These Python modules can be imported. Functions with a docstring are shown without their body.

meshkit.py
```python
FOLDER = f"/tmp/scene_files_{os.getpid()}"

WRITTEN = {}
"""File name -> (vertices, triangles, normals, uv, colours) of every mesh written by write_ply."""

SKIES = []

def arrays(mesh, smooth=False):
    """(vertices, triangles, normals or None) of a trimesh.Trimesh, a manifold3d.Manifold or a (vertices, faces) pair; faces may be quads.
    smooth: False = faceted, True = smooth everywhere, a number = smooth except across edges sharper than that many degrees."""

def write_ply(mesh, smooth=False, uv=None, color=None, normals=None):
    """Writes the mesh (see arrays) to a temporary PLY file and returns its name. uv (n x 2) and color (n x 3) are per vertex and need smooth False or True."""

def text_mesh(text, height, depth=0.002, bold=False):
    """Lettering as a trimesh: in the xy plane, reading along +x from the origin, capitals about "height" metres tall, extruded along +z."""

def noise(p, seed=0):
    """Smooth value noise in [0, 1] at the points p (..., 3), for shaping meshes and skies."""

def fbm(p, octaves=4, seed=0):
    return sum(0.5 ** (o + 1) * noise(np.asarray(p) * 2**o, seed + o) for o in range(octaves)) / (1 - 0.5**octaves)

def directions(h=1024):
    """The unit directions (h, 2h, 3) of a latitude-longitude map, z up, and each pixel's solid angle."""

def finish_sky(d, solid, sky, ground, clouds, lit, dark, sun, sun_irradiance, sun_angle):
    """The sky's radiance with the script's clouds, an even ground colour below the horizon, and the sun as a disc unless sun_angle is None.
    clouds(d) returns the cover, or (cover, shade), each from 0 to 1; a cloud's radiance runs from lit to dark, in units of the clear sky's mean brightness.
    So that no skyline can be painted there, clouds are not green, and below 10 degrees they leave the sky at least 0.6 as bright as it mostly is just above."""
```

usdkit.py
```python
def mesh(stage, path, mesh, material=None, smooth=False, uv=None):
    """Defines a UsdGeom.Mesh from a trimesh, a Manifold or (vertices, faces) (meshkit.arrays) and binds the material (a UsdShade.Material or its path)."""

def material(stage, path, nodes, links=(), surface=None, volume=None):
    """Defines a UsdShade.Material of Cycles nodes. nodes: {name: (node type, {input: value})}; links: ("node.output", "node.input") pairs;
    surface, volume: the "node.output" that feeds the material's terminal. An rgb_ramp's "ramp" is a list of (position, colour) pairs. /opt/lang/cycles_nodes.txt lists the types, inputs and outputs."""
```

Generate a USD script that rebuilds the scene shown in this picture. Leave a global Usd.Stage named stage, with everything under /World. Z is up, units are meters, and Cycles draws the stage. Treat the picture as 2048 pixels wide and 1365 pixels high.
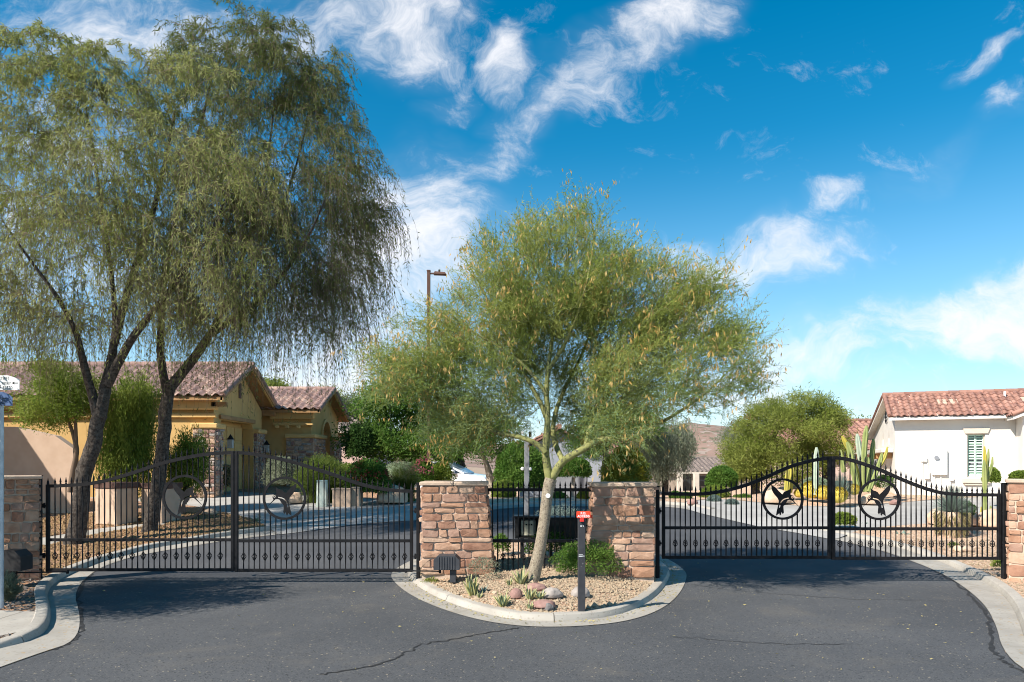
import math
import numpy as np, trimesh, shapely
import shapely.geometry as sg
from shapely import affinity
from scipy.spatial import cKDTree
import usdkit, meshkit
from pxr import Usd, UsdGeom, UsdLux, UsdShade, Gf, Sdf, Vt

stage = Usd.Stage.CreateInMemory()
UsdGeom.SetStageUpAxis(stage, "Z")
UsdGeom.SetStageMetersPerUnit(stage, 1.0)
UsdGeom.Xform.Define(stage, "/World")
UsdGeom.Scope.Define(stage, "/World/Looks")

# ---------------------------------------------------------------- camera, sky, sun
F, CX, HY, EYE = 1400.0, 1024.0, 925.0, 1.9          # focal length and horizon of the photograph in its pixels; eye height in metres
EXPOSURE = 0.92
cam = UsdGeom.Camera.Define(stage, "/World/camera")
cam.AddTranslateOp().Set(Gf.Vec3d(0, 0, EYE))
cam.AddRotateXYZOp().Set(Gf.Vec3f(90, 0, 0))
cam.CreateHorizontalApertureAttr(36.0)
cam.CreateVerticalApertureAttr(36.0 * 682 / 1024)
cam.CreateFocalLengthAttr(F / 2048 * 36.0)
cam.CreateVerticalApertureOffsetAttr((HY - 682.5) / 2048 * 36.0)
cam.CreateClippingRangeAttr(Gf.Vec2f(0.05, 5000))
cam.CreateExposureAttr(EXPOSURE)

SUN_EL = math.radians(41)
SX, SY = -0.80, -0.60                                  # where the sun stands, seen from above
SUNV = np.array([SX * math.cos(SUN_EL), SY * math.cos(SUN_EL), math.sin(SUN_EL)])
sun = UsdLux.DistantLight.Define(stage, "/World/sun")
sun.CreateIntensityAttr(1.2)
sun.CreateAngleAttr(0.5)
sun.CreateColorAttr(Gf.Vec3f(1.0, 0.93, 0.83))
sun.CreateNormalizeAttr(True)
zax = SUNV / np.linalg.norm(SUNV)
xax = np.cross([0, 0, 1.0], zax); xax /= np.linalg.norm(xax)
yax = np.cross(zax, xax)
mm = np.eye(4); mm[0, :3], mm[1, :3], mm[2, :3] = xax, yax, zax
sun.AddTransformOp().Set(Gf.Matrix4d(mm.tolist()))

def sky_material():
    """single scattering sky, with clouds placed by direction (east-west over north, height over north) and broken up by noise"""
    n = {"tc": ("texture_coordinate", {}),
         "sky": ("sky_texture", {"sky_type": "single_scattering", "sun_disc": False, "sun_elevation": SUN_EL, "sun_rotation": math.atan2(SX, SY) % (2 * math.pi),
                                 "altitude": 600.0, "air_density": 1.0, "aerosol_density": 0.45, "ozone_density": 2.2}),
         "hsv": ("hsv", {"hue": 0.482, "saturation": 1.46, "value": 0.84, "fac": 1.0}),
         "sep": ("separate_xyz", {}),
         "ysafe": ("math", {"math_type": "maximum", "value2": 0.05}),
         "u": ("math", {"math_type": "divide"}), "v": ("math", {"math_type": "divide"}),
         "uv": ("combine_xyz", {"z": 0.0}),
         # swirl the coordinates for wispy edges
         "warp": ("noise_texture", {"scale": 3.2, "detail": 4.0, "roughness": 0.55}),
         "warpc": ("vector_math", {"math_type": "subtract", "vector2": (0.5, 0.5, 0.5)}),
         "warps": ("vector_math", {"math_type": "scale", "scale": 0.30}),
         "uvw": ("vector_math", {"math_type": "add"}),
         "m1": ("mapping", {"mapping_type": "point", "rotation": (0, 0, -0.75), "scale": (1.0, 2.5, 1.0)}),
         "n1": ("noise_texture", {"scale": 3.6, "detail": 10.0, "roughness": 0.63}),
         "n2": ("noise_texture", {"scale": 24.0, "detail": 8.0, "roughness": 0.72}),
         "base": ("math", {"math_type": "multiply_add", "value2": 2.15, "value3": -1.22}),
         "detail": ("math", {"math_type": "multiply_add", "value2": 1.05}),
         }
    l = [("tc.generated", "sep.vector"), ("sep.y", "ysafe.value1"), ("sep.x", "u.value1"), ("ysafe.value", "u.value2"), ("sep.z", "v.value1"), ("ysafe.value", "v.value2"),
         ("u.value", "uv.x"), ("v.value", "uv.y"), ("uv.vector", "warp.vector"), ("warp.color", "warpc.vector1"), ("warpc.vector", "warps.vector1"),
         ("uv.vector", "uvw.vector1"), ("warps.vector", "uvw.vector2"), ("uvw.vector", "m1.vector"), ("m1.vector", "n1.vector"), ("uvw.vector", "n2.vector"),
         ("n1.fac", "base.value1"), ("n2.fac", "detail.value1"), ("base.value", "detail.value3"), ("sky.color", "hsv.color")]
    P = lambda x, y: ((x - CX) / F, (HY - y) / F)
    # centre x, y in the photograph's pixels (only to name a direction), half sizes, tilt in degrees, weight
    blobs = [(360, 30, 620, 170, 6, .62), (810, 60, 170, 170, 40, .62), (1035, 130, 65, 105, 10, .76), (1300, 35, 260, 90, 24, .80), (1160, 120, 110, 60, 50, .52), (1430, 20, 80, 70, 40, .55), (1010, 300, 430, 75, 43, .56),
             (1040, 245, 130, 75, -15, .52), (890, 195, 140, 60, 25, .50), (920, 320, 90, 180, 65, .42), (900, 420, 230, 100, -18, .60), (790, 540, 200, 330, -15, .86),
             (680, 720, 330, 240, 0, .82), (1500, 555, 300, 95, 16, .72), (1570, 510, 110, 70, 45, .60), (1650, 405, 150, 45, 25, .48), (1980, 615, 620, 95, 13, .84),
             (1700, 695, 560, 70, 6, .74), (1450, 780, 700, 90, 0, .5), (1990, 105, 90, 45, 10, .62), (2050, 230, 80, 60, 0, .58), (1900, 320, 300, 60, 20, .42),
             (100, 420, 500, 420, 0, .55), (2400, 300, 260, 200, 20, .6), (-500, 300, 500, 240, 20, .6), (1200, -500, 700, 260, 15, .6)]
    prev = None
    for i, (bx, by, a, b, ang, w) in enumerate(blobs):
        cu, cv = P(bx, by)
        n[f"b{i}m"] = ("mapping", {"mapping_type": "texture", "location": (cu, cv, 0), "rotation": (0, 0, math.radians(ang)), "scale": (a / F, b / F, 1.0)})
        n[f"b{i}l"] = ("vector_math", {"math_type": "length"})
        n[f"b{i}r"] = ("map_range", {"range_type": "smoothstep", "from_min": 1.35, "from_max": 0.1, "to_min": 0.0, "to_max": w, "clamp": True})
        l += [("uvw.vector", f"b{i}m.vector"), (f"b{i}m.vector", f"b{i}l.vector1"), (f"b{i}l.value", f"b{i}r.value")]
        if prev is None:
            prev = f"b{i}r.result"
        else:
            n[f"b{i}x"] = ("math", {"math_type": "maximum"})
            l += [(prev, f"b{i}x.value1"), (f"b{i}r.result", f"b{i}x.value2")]
            prev = f"b{i}x.value"
    # thin general cover everywhere
    n["gen"] = ("noise_texture", {"scale": 1.6, "detail": 3.0, "roughness": 0.5})
    n["genr"] = ("map_range", {"from_min": 0.5, "from_max": 0.8, "to_min": 0.0, "to_max": 0.4, "clamp": True})
    n["mx"] = ("math", {"math_type": "maximum"})
    n["sum"] = ("math", {"math_type": "add"})
    n["den"] = ("map_range", {"range_type": "smoothstep", "from_min": 0.66, "from_max": 1.62, "to_min": 0.0, "to_max": 0.93, "clamp": True})
    n["veil"] = ("map_range", {"range_type": "smoothstep", "from_min": 0.15, "from_max": 0.95, "to_min": 0.0, "to_max": 0.38, "clamp": True})
    n["vn"] = ("math", {"math_type": "multiply"})
    n["vr"] = ("map_range", {"range_type": "smoothstep", "from_min": 0.30, "from_max": 0.72, "to_min": 0.15, "to_max": 1.0, "clamp": True})
    n["one"] = ("math", {"math_type": "subtract", "value1": 1.0}); n["rest"] = ("math", {"math_type": "multiply"}); n["tot"] = ("math", {"math_type": "add"})
    l += [(prev, "veil.value"), ("n1.fac", "vr.value"), ("veil.result", "vn.value1"), ("vr.result", "vn.value2"), ("den.result", "one.value2"), ("one.value", "rest.value1"), ("vn.value", "rest.value2"), ("rest.value", "tot.value1"), ("den.result", "tot.value2")]
    n["mix"] = ("mix", {"mix_type": "mix", "color2": (CLOUD, CLOUD, CLOUD * 1.03), "use_clamp": False})
    n["hz"] = ("map_range", {"range_type": "smoothstep", "from_min": 0.42, "from_max": 0.0, "to_min": 0.0, "to_max": 0.52, "clamp": True})
    n["hmix"] = ("mix", {"mix_type": "mix", "color2": (3.6, 4.7, 5.7), "use_clamp": False})
    n["bg"] = ("background_shader", {"strength": SKY})
    l += [("tc.generated", "gen.vector"), ("gen.fac", "genr.value"), (prev, "mx.value1"), ("genr.result", "mx.value2"), ("mx.value", "sum.value1"), ("detail.value", "sum.value2"),
          ("sum.value", "den.value"), ("tot.value", "mix.fac"), ("sep.z", "hz.value"), ("hz.result", "hmix.fac"), ("hsv.color", "hmix.color1"), ("hmix.color", "mix.color1"), ("mix.color", "bg.color")]
    return usdkit.material(stage, "/World/Looks/sky_air", n, l, surface="bg.background")
SKY, CLOUD = 0.108, 5.2
dome = UsdLux.DomeLight.Define(stage, "/World/sky")
UsdShade.MaterialBindingAPI.Apply(dome.GetPrim()).Bind(sky_material())
dome.GetPrim().SetCustomDataByKey("kind", "structure")

# ---------------------------------------------------------------- helpers
used = {}
def path_for(parent, name):
    k = (parent, name); used[k] = used.get(k, -1) + 1
    return f"{parent}/{name}" + (f"_{used[k]:03d}" if used[k] else "")
def tag(p, label=None, cat=None, group=None, kind=None):
    prim = stage.GetPrimAtPath(p)
    for k, v in (("label", label), ("category", cat), ("group", group), ("kind", kind)):
        if v: prim.SetCustomDataByKey(k, v)
    return p
def thing(name, label=None, cat=None, group=None, kind=None, loc=(0, 0, 0), rz=0.0):
    p = path_for("/World", name)
    x = UsdGeom.Xform.Define(stage, p)
    if any(loc): x.AddTranslateOp().Set(Gf.Vec3d(*map(float, loc)))
    if rz: x.AddRotateZOp().Set(float(rz))
    return tag(p, label, cat, group, kind)
def obj(parent, name, mesh, mat, smooth=False, label=None, kind=None):
    p = path_for(parent, name)
    if isinstance(mesh, MB): mesh = mesh.get()
    usdkit.mesh(stage, p, mesh, M[mat], smooth)
    return tag(p, label, None, None, kind)
def solo(name, mesh, mat, label=None, cat=None, group=None, kind=None, smooth=False):
    p = path_for("/World", name)
    if isinstance(mesh, MB): mesh = mesh.get()
    usdkit.mesh(stage, p, mesh, M[mat], smooth)
    return tag(p, label, cat, group, kind)

def unit(v):
    v = np.asarray(v, float)
    return v / (np.linalg.norm(v, axis=-1, keepdims=True) + 1e-12)
def tube_mesh(p, r, sides=6, cap=True):
    p = np.asarray(p, float); n = len(p)
    r = np.broadcast_to(r, (n,)).astype(float)
    t = unit(np.gradient(p, axis=0))
    ref = np.array([0, 0, 1.0]) if abs(t[:, 2].mean()) < 0.8 else np.array([1.0, 0, 0])
    a = unit(np.cross(t, ref)); b = np.cross(t, a)
    ang = np.arange(sides) * 2 * np.pi / sides + np.pi / sides
    v = p[:, None] + r[:, None, None] * (np.cos(ang)[None, :, None] * a[:, None] + np.sin(ang)[None, :, None] * b[:, None])
    i, j = np.meshgrid(np.arange(n - 1), np.arange(sides), indexing="ij"); k = (j + 1) % sides
    q = np.stack([i * sides + j, (i + 1) * sides + j, (i + 1) * sides + k, i * sides + k], -1).reshape(-1, 4)
    f = np.vstack([q[:, [0, 1, 2]], q[:, [0, 2, 3]]])[:, ::-1]
    v = v.reshape(-1, 3)
    if cap:
        c0, c1 = len(v), len(v) + 1
        v = np.vstack([v, p[0], p[-1]])
        jj = np.arange(sides); kk = (jj + 1) % sides
        f = np.vstack([f, np.stack([np.full(sides, c0), kk, jj], 1)[:, ::-1] * 1, np.stack([np.full(sides, c1), (n - 1) * sides + jj, (n - 1) * sides + kk], 1)[:, ::-1]])
    return v, f
BOXF = np.array([[0, 2, 1], [0, 3, 2], [4, 5, 6], [4, 6, 7], [0, 1, 5], [0, 5, 4], [1, 2, 6], [1, 6, 5], [2, 3, 7], [2, 7, 6], [3, 0, 4], [3, 4, 7]])
def box_v(x0, x1, y0, y1, z0, z1):
    return np.array([[x0, y0, z0], [x1, y0, z0], [x1, y1, z0], [x0, y1, z0], [x0, y0, z1], [x1, y0, z1], [x1, y1, z1], [x0, y1, z1]], float)
class MB:
    """collects pieces of ONE mesh"""
    def __init__(s): s.v, s.f, s.n = [], [], 0
    def add(s, v, f):
        v = np.asarray(v, float); f = np.asarray(f, int)
        if f.shape[1] == 4: f = np.vstack([f[:, [0, 1, 2]], f[:, [0, 2, 3]]])
        s.v.append(v); s.f.append(f + s.n); s.n += len(v); return s
    def tm(s, m): return s.add(m.vertices, m.faces)
    def box(s, x0, x1, y0, y1, z0, z1, bev=0.0):
        if bev <= 0: return s.add(box_v(x0, x1, y0, y1, z0, z1), BOXF)
        pts = []
        for (a, b, c) in ((0, 1, 1), (1, 0, 1), (1, 1, 0)):
            pts.append(box_v(x0 + bev * a, x1 - bev * a, y0 + bev * b, y1 - bev * b, z0 + bev * c, z1 - bev * c))
        return s.tm(trimesh.convex.convex_hull(np.vstack(pts)))
    def hull(s, pts): return s.tm(trimesh.convex.convex_hull(np.asarray(pts, float)))
    def tube(s, p, r, sides=6): return s.add(*tube_mesh(p, r, sides))
    def prism(s, poly, o, u, w, d):
        """polygon (shapely, in u,w axes) pushed along d"""
        polys = getattr(poly, "geoms", [poly])
        o, u, w, d = map(lambda a: np.asarray(a, float), (o, u, w, d))
        L = np.linalg.norm(d)
        for g in polys:
            if g.is_empty: continue
            m = trimesh.creation.extrude_polygon(g, 1.0, engine="earcut")
            s.add(o + m.vertices[:, :1] * u + m.vertices[:, 1:2] * w + m.vertices[:, 2:] * d, m.faces if np.dot(np.cross(u, w), d) > 0 else m.faces[:, ::-1])
        return s
    def get(s): return trimesh.Trimesh(np.vstack(s.v), np.vstack(s.f), process=False)
    def moved(s, m): s.v = [np.c_[v, np.ones(len(v))] @ np.asarray(m).T[:, :3] for v in s.v]; return s

# terrain: level in front of the gates, climbing behind them
def T(X, Y):
    Y = np.asarray(Y, float)
    t = np.maximum(Y - 12.0, 0)
    a = 0.08 * (t - (1 - np.exp(-t)))
    X = np.asarray(X, float); q = X / np.maximum(Y, 1.0)
    k = np.clip((Y - 22.0) / 10.0, 0, 1); k = k * k * (3 - 2 * k)
    k2 = np.clip((Y - 38.0) / 27.0, 0, 1); k2 = k2 * k2 * (3 - 2 * k2)
    return 1.1 * np.tanh(a / 1.1 * 1.02) - (.95 * k + 1.1 * k2) * np.exp(-((q - .14) / .235) ** 4)
def at(x, y, Y):
    """the point seen at photo pixel x, y at distance Y"""
    return np.array([(x - CX) / F * Y, Y, EYE - (y - HY) / F * Y])
def G(x, y, dz=0.0):
    """the point of the ground (raised by dz) seen at photo pixel x, y"""
    lo, hi = 2.0, 400.0
    for _ in range(60):
        m = (lo + hi) / 2
        if EYE - (y - HY) / F * m > float(T((x - CX) / F * m, m)) + dz: lo = m
        else: hi = m
    return np.array([(x - CX) / F * lo, lo, float(T((x - CX) / F * lo, lo)) + dz])
def G2(pts): return [tuple(G(*p)[:2]) for p in pts]
def chaikin(p, n=2, closed=False):
    p = np.asarray(p, float)
    for _ in range(n):
        a, b = (p, np.roll(p, -1, 0)) if closed else (p[:-1], p[1:])
        q = np.stack([0.75 * a + 0.25 * b, 0.25 * a + 0.75 * b], 1).reshape(-1, p.shape[1])
        p = q if closed else np.vstack([p[:1], q, p[-1:]])
    return p
def sheet(poly, zf, res):
    """a polygon (plan) as a fine sheet with height zf(x, y)"""
    poly = poly.buffer(0)
    x0, y0, x1, y1 = poly.bounds
    vs, fs, n = [], [], 0
    prep = shapely.prepared.prep(poly) if hasattr(shapely, "prepared") else None
    nx, ny = int(math.ceil((x1 - x0) / res)), int(math.ceil((y1 - y0) / res))
    ii, jj = np.meshgrid(np.arange(nx), np.arange(ny), indexing="ij"); ii, jj = ii.ravel(), jj.ravel()
    cells = shapely.box(x0 + ii * res, y0 + jj * res, x0 + (ii + 1) * res, y0 + (jj + 1) * res)
    shapely.prepare(poly)
    full = shapely.contains(poly, cells); part = shapely.intersects(poly, cells) & ~full
    a, b = x0 + ii[full] * res, y0 + jj[full] * res
    v = np.stack([np.c_[a, b], np.c_[a + res, b], np.c_[a + res, b + res], np.c_[a, b + res]], 1).reshape(-1, 2)
    k = np.arange(len(a))[:, None] * 4
    vs.append(v); fs += [k + [0, 1, 2], k + [0, 2, 3]]; n = len(v)
    for c in cells[part]:
        g = shapely.intersection(poly, c)
        for q in getattr(g, "geoms", [g]):
            if q.geom_type == "Polygon" and q.area > 1e-5:
                tv, tf = trimesh.creation.triangulate_polygon(q, engine="earcut")
                d = np.cross(tv[tf[:, 1]] - tv[tf[:, 0]], tv[tf[:, 2]] - tv[tf[:, 0]])
                tf = np.where((d < 0)[:, None], tf[:, ::-1], tf)
                vs.append(tv); fs.append(tf + n); n += len(tv)
    v = np.vstack(vs); f = np.vstack([x for x in fs if len(x)])
    key = np.round(v * 2000).astype(np.int64)
    _, first, inv = np.unique(key, axis=0, return_index=True, return_inverse=True)
    v = v[first]; f = inv.reshape(-1)[f]
    return trimesh.Trimesh(np.c_[v, zf(v[:, 0], v[:, 1])], f, process=False)
def leaves(P, D, L, W, rng, fold=0.0):
    """one narrow four-cornered leaf per row"""
    n = len(P); D = unit(D)
    S = unit(np.cross(D, rng.normal(size=(n, 3)))); L = np.broadcast_to(L, (n,))[:, None]; W = np.broadcast_to(W, (n,))[:, None]
    mid = P + D * L * 0.45
    v = np.stack([P, mid + S * W / 2, P + D * L, mid - S * W / 2], 1).reshape(-1, 3)
    k = np.arange(n)[:, None] * 4
    return v, np.vstack([k + [0, 1, 2], k + [0, 2, 3]])
def ribbons(P, W):
    """P (n, m, 3): thin three-sided stems"""
    n, m, _ = P.shape
    t = unit(np.gradient(P, axis=1)); a = unit(np.cross(t, [0.31, 0.2, 0.93])); b = np.cross(t, a)
    W = np.broadcast_to(W, (n, m))[..., None, None]
    ang = np.arange(3) * 2 * np.pi / 3
    v = P[:, :, None] + W * (np.cos(ang)[:, None] * a[:, :, None] + np.sin(ang)[:, None] * b[:, :, None])
    base = (np.arange(n) * m * 3)[:, None, None] + (np.arange(m - 1) * 3)[None, :, None]
    j = np.arange(3); k = (j + 1) % 3
    q = np.stack([base + j, base + k, base + 3 + k, base + 3 + j], -1).reshape(-1, 4)
    return v.reshape(-1, 3), np.vstack([q[:, [0, 1, 2]], q[:, [0, 2, 3]]])

# ---------------------------------------------------------------- materials
M = {}
def mat(name, col, col2=None, scale=6.0, rough=0.85, bump=0.0, bscale=40.0, metal=0.0, island=0.0, spec=0.3, spots=None, detail=6.0, trans=0.0, thr=(0.35, 0.65), coat=0.0, hue=0.0, wear=None):
    """procedural surface: two tones by noise, optional random tone per loose piece, optional bump, optional speckles (colour, scale, share)"""
    n = {"geo": ("geometry", {}), "tc": ("texture_coordinate", {}), "p": ("principled_bsdf", {"roughness": rough, "metallic": metal, "specular_ior_level": spec, "base_color": col, "coat_weight": coat})}
    l = []; out = None
    if col2 is not None:
        n["n"] = ("noise_texture", {"scale": scale, "detail": detail, "roughness": 0.6})
        n["r"] = ("rgb_ramp", {"ramp": [(thr[0], col), (thr[1], col2)]})
        l += [("geo.position", "n.vector"), ("n.fac", "r.fac")]; out = "r.color"
    if spots:
        for i, (sc, ss, share) in enumerate(spots):
            n[f"v{i}"] = ("voronoi_texture", {"scale": ss, "feature": "f1", "randomness": 1.0})
            n[f"w{i}"] = ("separate_color", {})
            n[f"c{i}"] = ("math", {"math_type": "less_than", "value2": share})
            n[f"x{i}"] = ("mix", {"mix_type": "mix", "color1": col, "color2": sc})
            l += [("geo.position", f"v{i}.vector"), (f"v{i}.color", f"w{i}.color"), (f"w{i}.r", f"c{i}.value1"), (f"c{i}.value", f"x{i}.fac")]
            if out: l.append((out, f"x{i}.color1"))
            out = f"x{i}.color"
    if island:
        n["ir"] = ("map_range", {"from_min": 0.0, "from_max": 1.0, "to_min": 1.0 - island, "to_max": 1.0 + island})
        n["ih"] = ("map_range", {"from_min": 0.0, "from_max": 1.0, "to_min": 0.5 + hue, "to_max": 0.5 - hue})
        n["hs"] = ("hsv", {"hue": 0.5, "saturation": 1.0, "fac": 1.0, "color": col})
        l += [("geo.random_per_island", "ir.value"), ("ir.result", "hs.value")]
        if hue: l += [("geo.random_per_island", "ih.value"), ("ih.result", "hs.hue")]
        if out: l.append((out, "hs.color"))
        out = "hs.color"
    if out: l.append((out, "p.base_color"))
    if bump:
        n["bn"] = ("noise_texture", {"scale": bscale, "detail": 5.0, "roughness": 0.65})
        n["bp"] = ("bump", {"strength": 1.0, "distance": bump})
        l += [("geo.position", "bn.vector"), ("bn.fac", "bp.height"), ("bp.normal", "p.normal")]
    if wear:
        n["wn"] = ("noise_texture", {"scale": wear[0], "detail": 5.0, "roughness": 0.6, "distortion": 0.6})
        n["wr"] = ("map_range", {"range_type": "smoothstep", "from_min": wear[2], "from_max": wear[3], "to_min": 0.0, "to_max": wear[4], "clamp": True})
        n["wx"] = ("mix", {"mix_type": "mix", "color1": col, "color2": wear[1]})
        l += [("geo.position", "wn.vector"), ("wn.fac", "wr.value"), ("wr.result", "wx.fac")] + ([(out, "wx.color1")] if out else [])
        l = [x for x in l if x[1] != "p.base_color"] + [("wx.color", "p.base_color")]
    surf = "p.BSDF"
    if trans:
        n["t"] = ("translucent_bsdf", {"color": tuple(min(1, c * 1.35) for c in col)}); n["ms"] = ("mix_closure", {"fac": trans})
        if out: l.append((out, "t.color"))
        l += [("p.BSDF", "ms.closure1"), ("t.BSDF", "ms.closure2")]; surf = "ms.closure"
    M[name] = usdkit.material(stage, f"/World/Looks/{name}", n, l, surface=surf)

mat("asphalt", (.055, .058, .063), (.080, .082, .086), 0.4, 0.92, 0.003, 160, spots=[((.125, .12, .11), 120.0, .05), ((.036, .037, .04), 80.0, .10), ((.28, .24, .18), 75.0, .005)], detail=7.0, thr=(.38, .66), wear=(.9, (.135, .12, .10), .52, .80, .55))
mat("asphalt_far", (.058, .06, .066), (.082, .083, .088), 0.5, 0.9, 0.006, 120)
mat("tar", (.018, .018, .019), (.034, .034, .034), 9, 0.8)
mat("concrete", (.31, .285, .25), (.39, .36, .315), 2.2, 0.9, 0.003, 90, spots=[((.29, .26, .22), 60.0, .05)], wear=(2.4, (.22, .195, .16), .52, .85, .6))
mat("gutter_concrete", (.27, .25, .22), (.35, .325, .285), 1.6, 0.9, 0.003, 90, spots=[((.26, .235, .2), 50.0, .05), ((.32, .23, .13), 45.0, .02)], wear=(2.8, (.19, .165, .13), .48, .80, .65))
mat("drive", (.30, .285, .265), (.38, .365, .34), 1.2, 0.9, 0.002, 60)
mat("gravel_ground", (.44, .285, .185), (.58, .405, .275), 7, 0.95, 0.03, 45, spots=[((.66, .51, .38), 32.0, .22), ((.31, .185, .125), 36.0, .14)])
mat("red_gravel", (.32, .17, .095), (.46, .27, .16), 6, 0.95, 0.03, 45, spots=[((.54, .36, .23), 30.0, .2), ((.16, .09, .06), 36.0, .18)])
mat("far_ground", (.28, .20, .14), (.38, .28, .2), 0.6, 0.95)
mat("pebble", (.53, .385, .28), None, rough=0.95, island=.42, hue=.015)
mat("pebble_red", (.44, .245, .14), None, rough=0.95, island=.45, hue=.02)
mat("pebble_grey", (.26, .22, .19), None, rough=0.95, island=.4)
mat("mortar", (.44, .335, .255), (.53, .415, .325), 12, 0.95, 0.004, 80)
for i, (a, b) in enumerate([((.27, .14, .085), (.40, .235, .155)), ((.32, .185, .12), (.46, .295, .205)), ((.225, .115, .077), (.33, .185, .125)), ((.37, .24, .165), (.50, .35, .255)), ((.28, .165, .12), (.38, .245, .185))]):
    mat(f"stone{i}", a, b, 7, 0.92, 0.008, 26, spots=None)
mat("cap_stone", (.40, .295, .225), (.52, .405, .31), 8, 0.92, 0.006, 40)
mat("iron", (.009, .009, .010), (.015, .015, .017), 14, 0.6, 0.0004, 120, spec=.14)
mat("black_box", (.012, .012, .013), (.02, .02, .021), 9, 0.5, spec=.4)
mat("charcoal_plastic", (.032, .035, .042), (.045, .048, .055), 9, 0.6, spec=.4)
mat("galvanized", (.36, .40, .43), (.50, .54, .57), 9, 0.45, metal=.55, spec=.5)
mat("grey_paint", (.19, .20, .22), (.235, .245, .265), 6, 0.6)
mat("post_paint", (.032, .033, .038), (.045, .046, .051), 10, 0.55, 0.0005, 60, spots=[((.12, .12, .12), 70, .008)])
mat("red_paint", (.62, .05, .022), (.70, .075, .03), 20, 0.45)
mat("red_box", (.55, .03, .025), (.6, .04, .03), 20, 0.45)
mat("white_paint", (.80, .80, .78), (.74, .74, .72), 12, 0.6)
mat("sign_white", (.82, .83, .84), None, rough=.5)
mat("sign_blue", (.075, .13, .26), (.09, .15, .30), 20, rough=.5)
mat("ink", (.02, .02, .022), None, rough=.6)
mat("ink_pale", (.025, .05, .09), None, rough=.6)
mat("beige_box", (.52, .50, .38), (.58, .56, .44), 8, .55)
mat("pale_green_box", (.62, .68, .58), (.7, .75, .65), 8, .6)
mat("tan_box", (.46, .33, .235), (.52, .38, .28), 4, .8)
mat("stucco_tan", (.46, .33, .24), (.51, .375, .28), 3, .95, .004, 120)
mat("stucco_ochre", (.48, .30, .11), (.56, .365, .145), 1.2, .95, .004, 120, wear=(1.4, (.36, .23, .1), .5, .85, .4))
mat("stucco_door", (.56, .36, .14), (.60, .40, .165), 2, .8)
mat("trim_ochre", (.55, .355, .14), (.60, .40, .165), 3, .9, .003, 90)
mat("stucco_white", (.60, .56, .51), (.66, .625, .575), .9, .95, .003, 120, wear=(1.6, (.50, .455, .40), .50, .85, .45))
mat("stucco_pink", (.52, .38, .33), (.58, .44, .38), 2.5, .95, .003, 120)
mat("stucco_blue", (.27, .29, .33), (.32, .34, .38), 2.5, .95)
mat("stucco_beige", (.30, .24, .19), (.36, .29, .235), 2.5, .95)
mat("taupe_trim", (.50, .43, .35), (.55, .48, .4), 4, .9)
mat("brown_cap", (.085, .045, .034), (.11, .06, .045), 6, .8)
mat("wood", (.30, .17, .075), (.38, .22, .1), 5, .85)
mat("glass_dark", (.02, .025, .03), None, rough=.08, spec=.5)
mat("shutter_green", (.44, .62, .50), (.50, .67, .55), 6, .5)
for i, (a, b) in enumerate([((.225, .145, .125), (.31, .205, .18)), ((.27, .17, .14), (.36, .24, .20)), ((.185, .12, .105), (.26, .17, .15)), ((.36, .24, .19), (.44, .31, .25))]):
    mat(f"tile{i}", a, b, 5, .9, .002, 60)
for i, (a, b) in enumerate([((.245, .122, .09), (.31, .165, .125)), ((.28, .146, .11), (.345, .195, .15)), ((.205, .102, .08), (.265, .142, .112)), ((.33, .165, .12), (.39, .21, .16))]):
    mat(f"redtile{i}", a, b, 5, .9, .002, 60)
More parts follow.
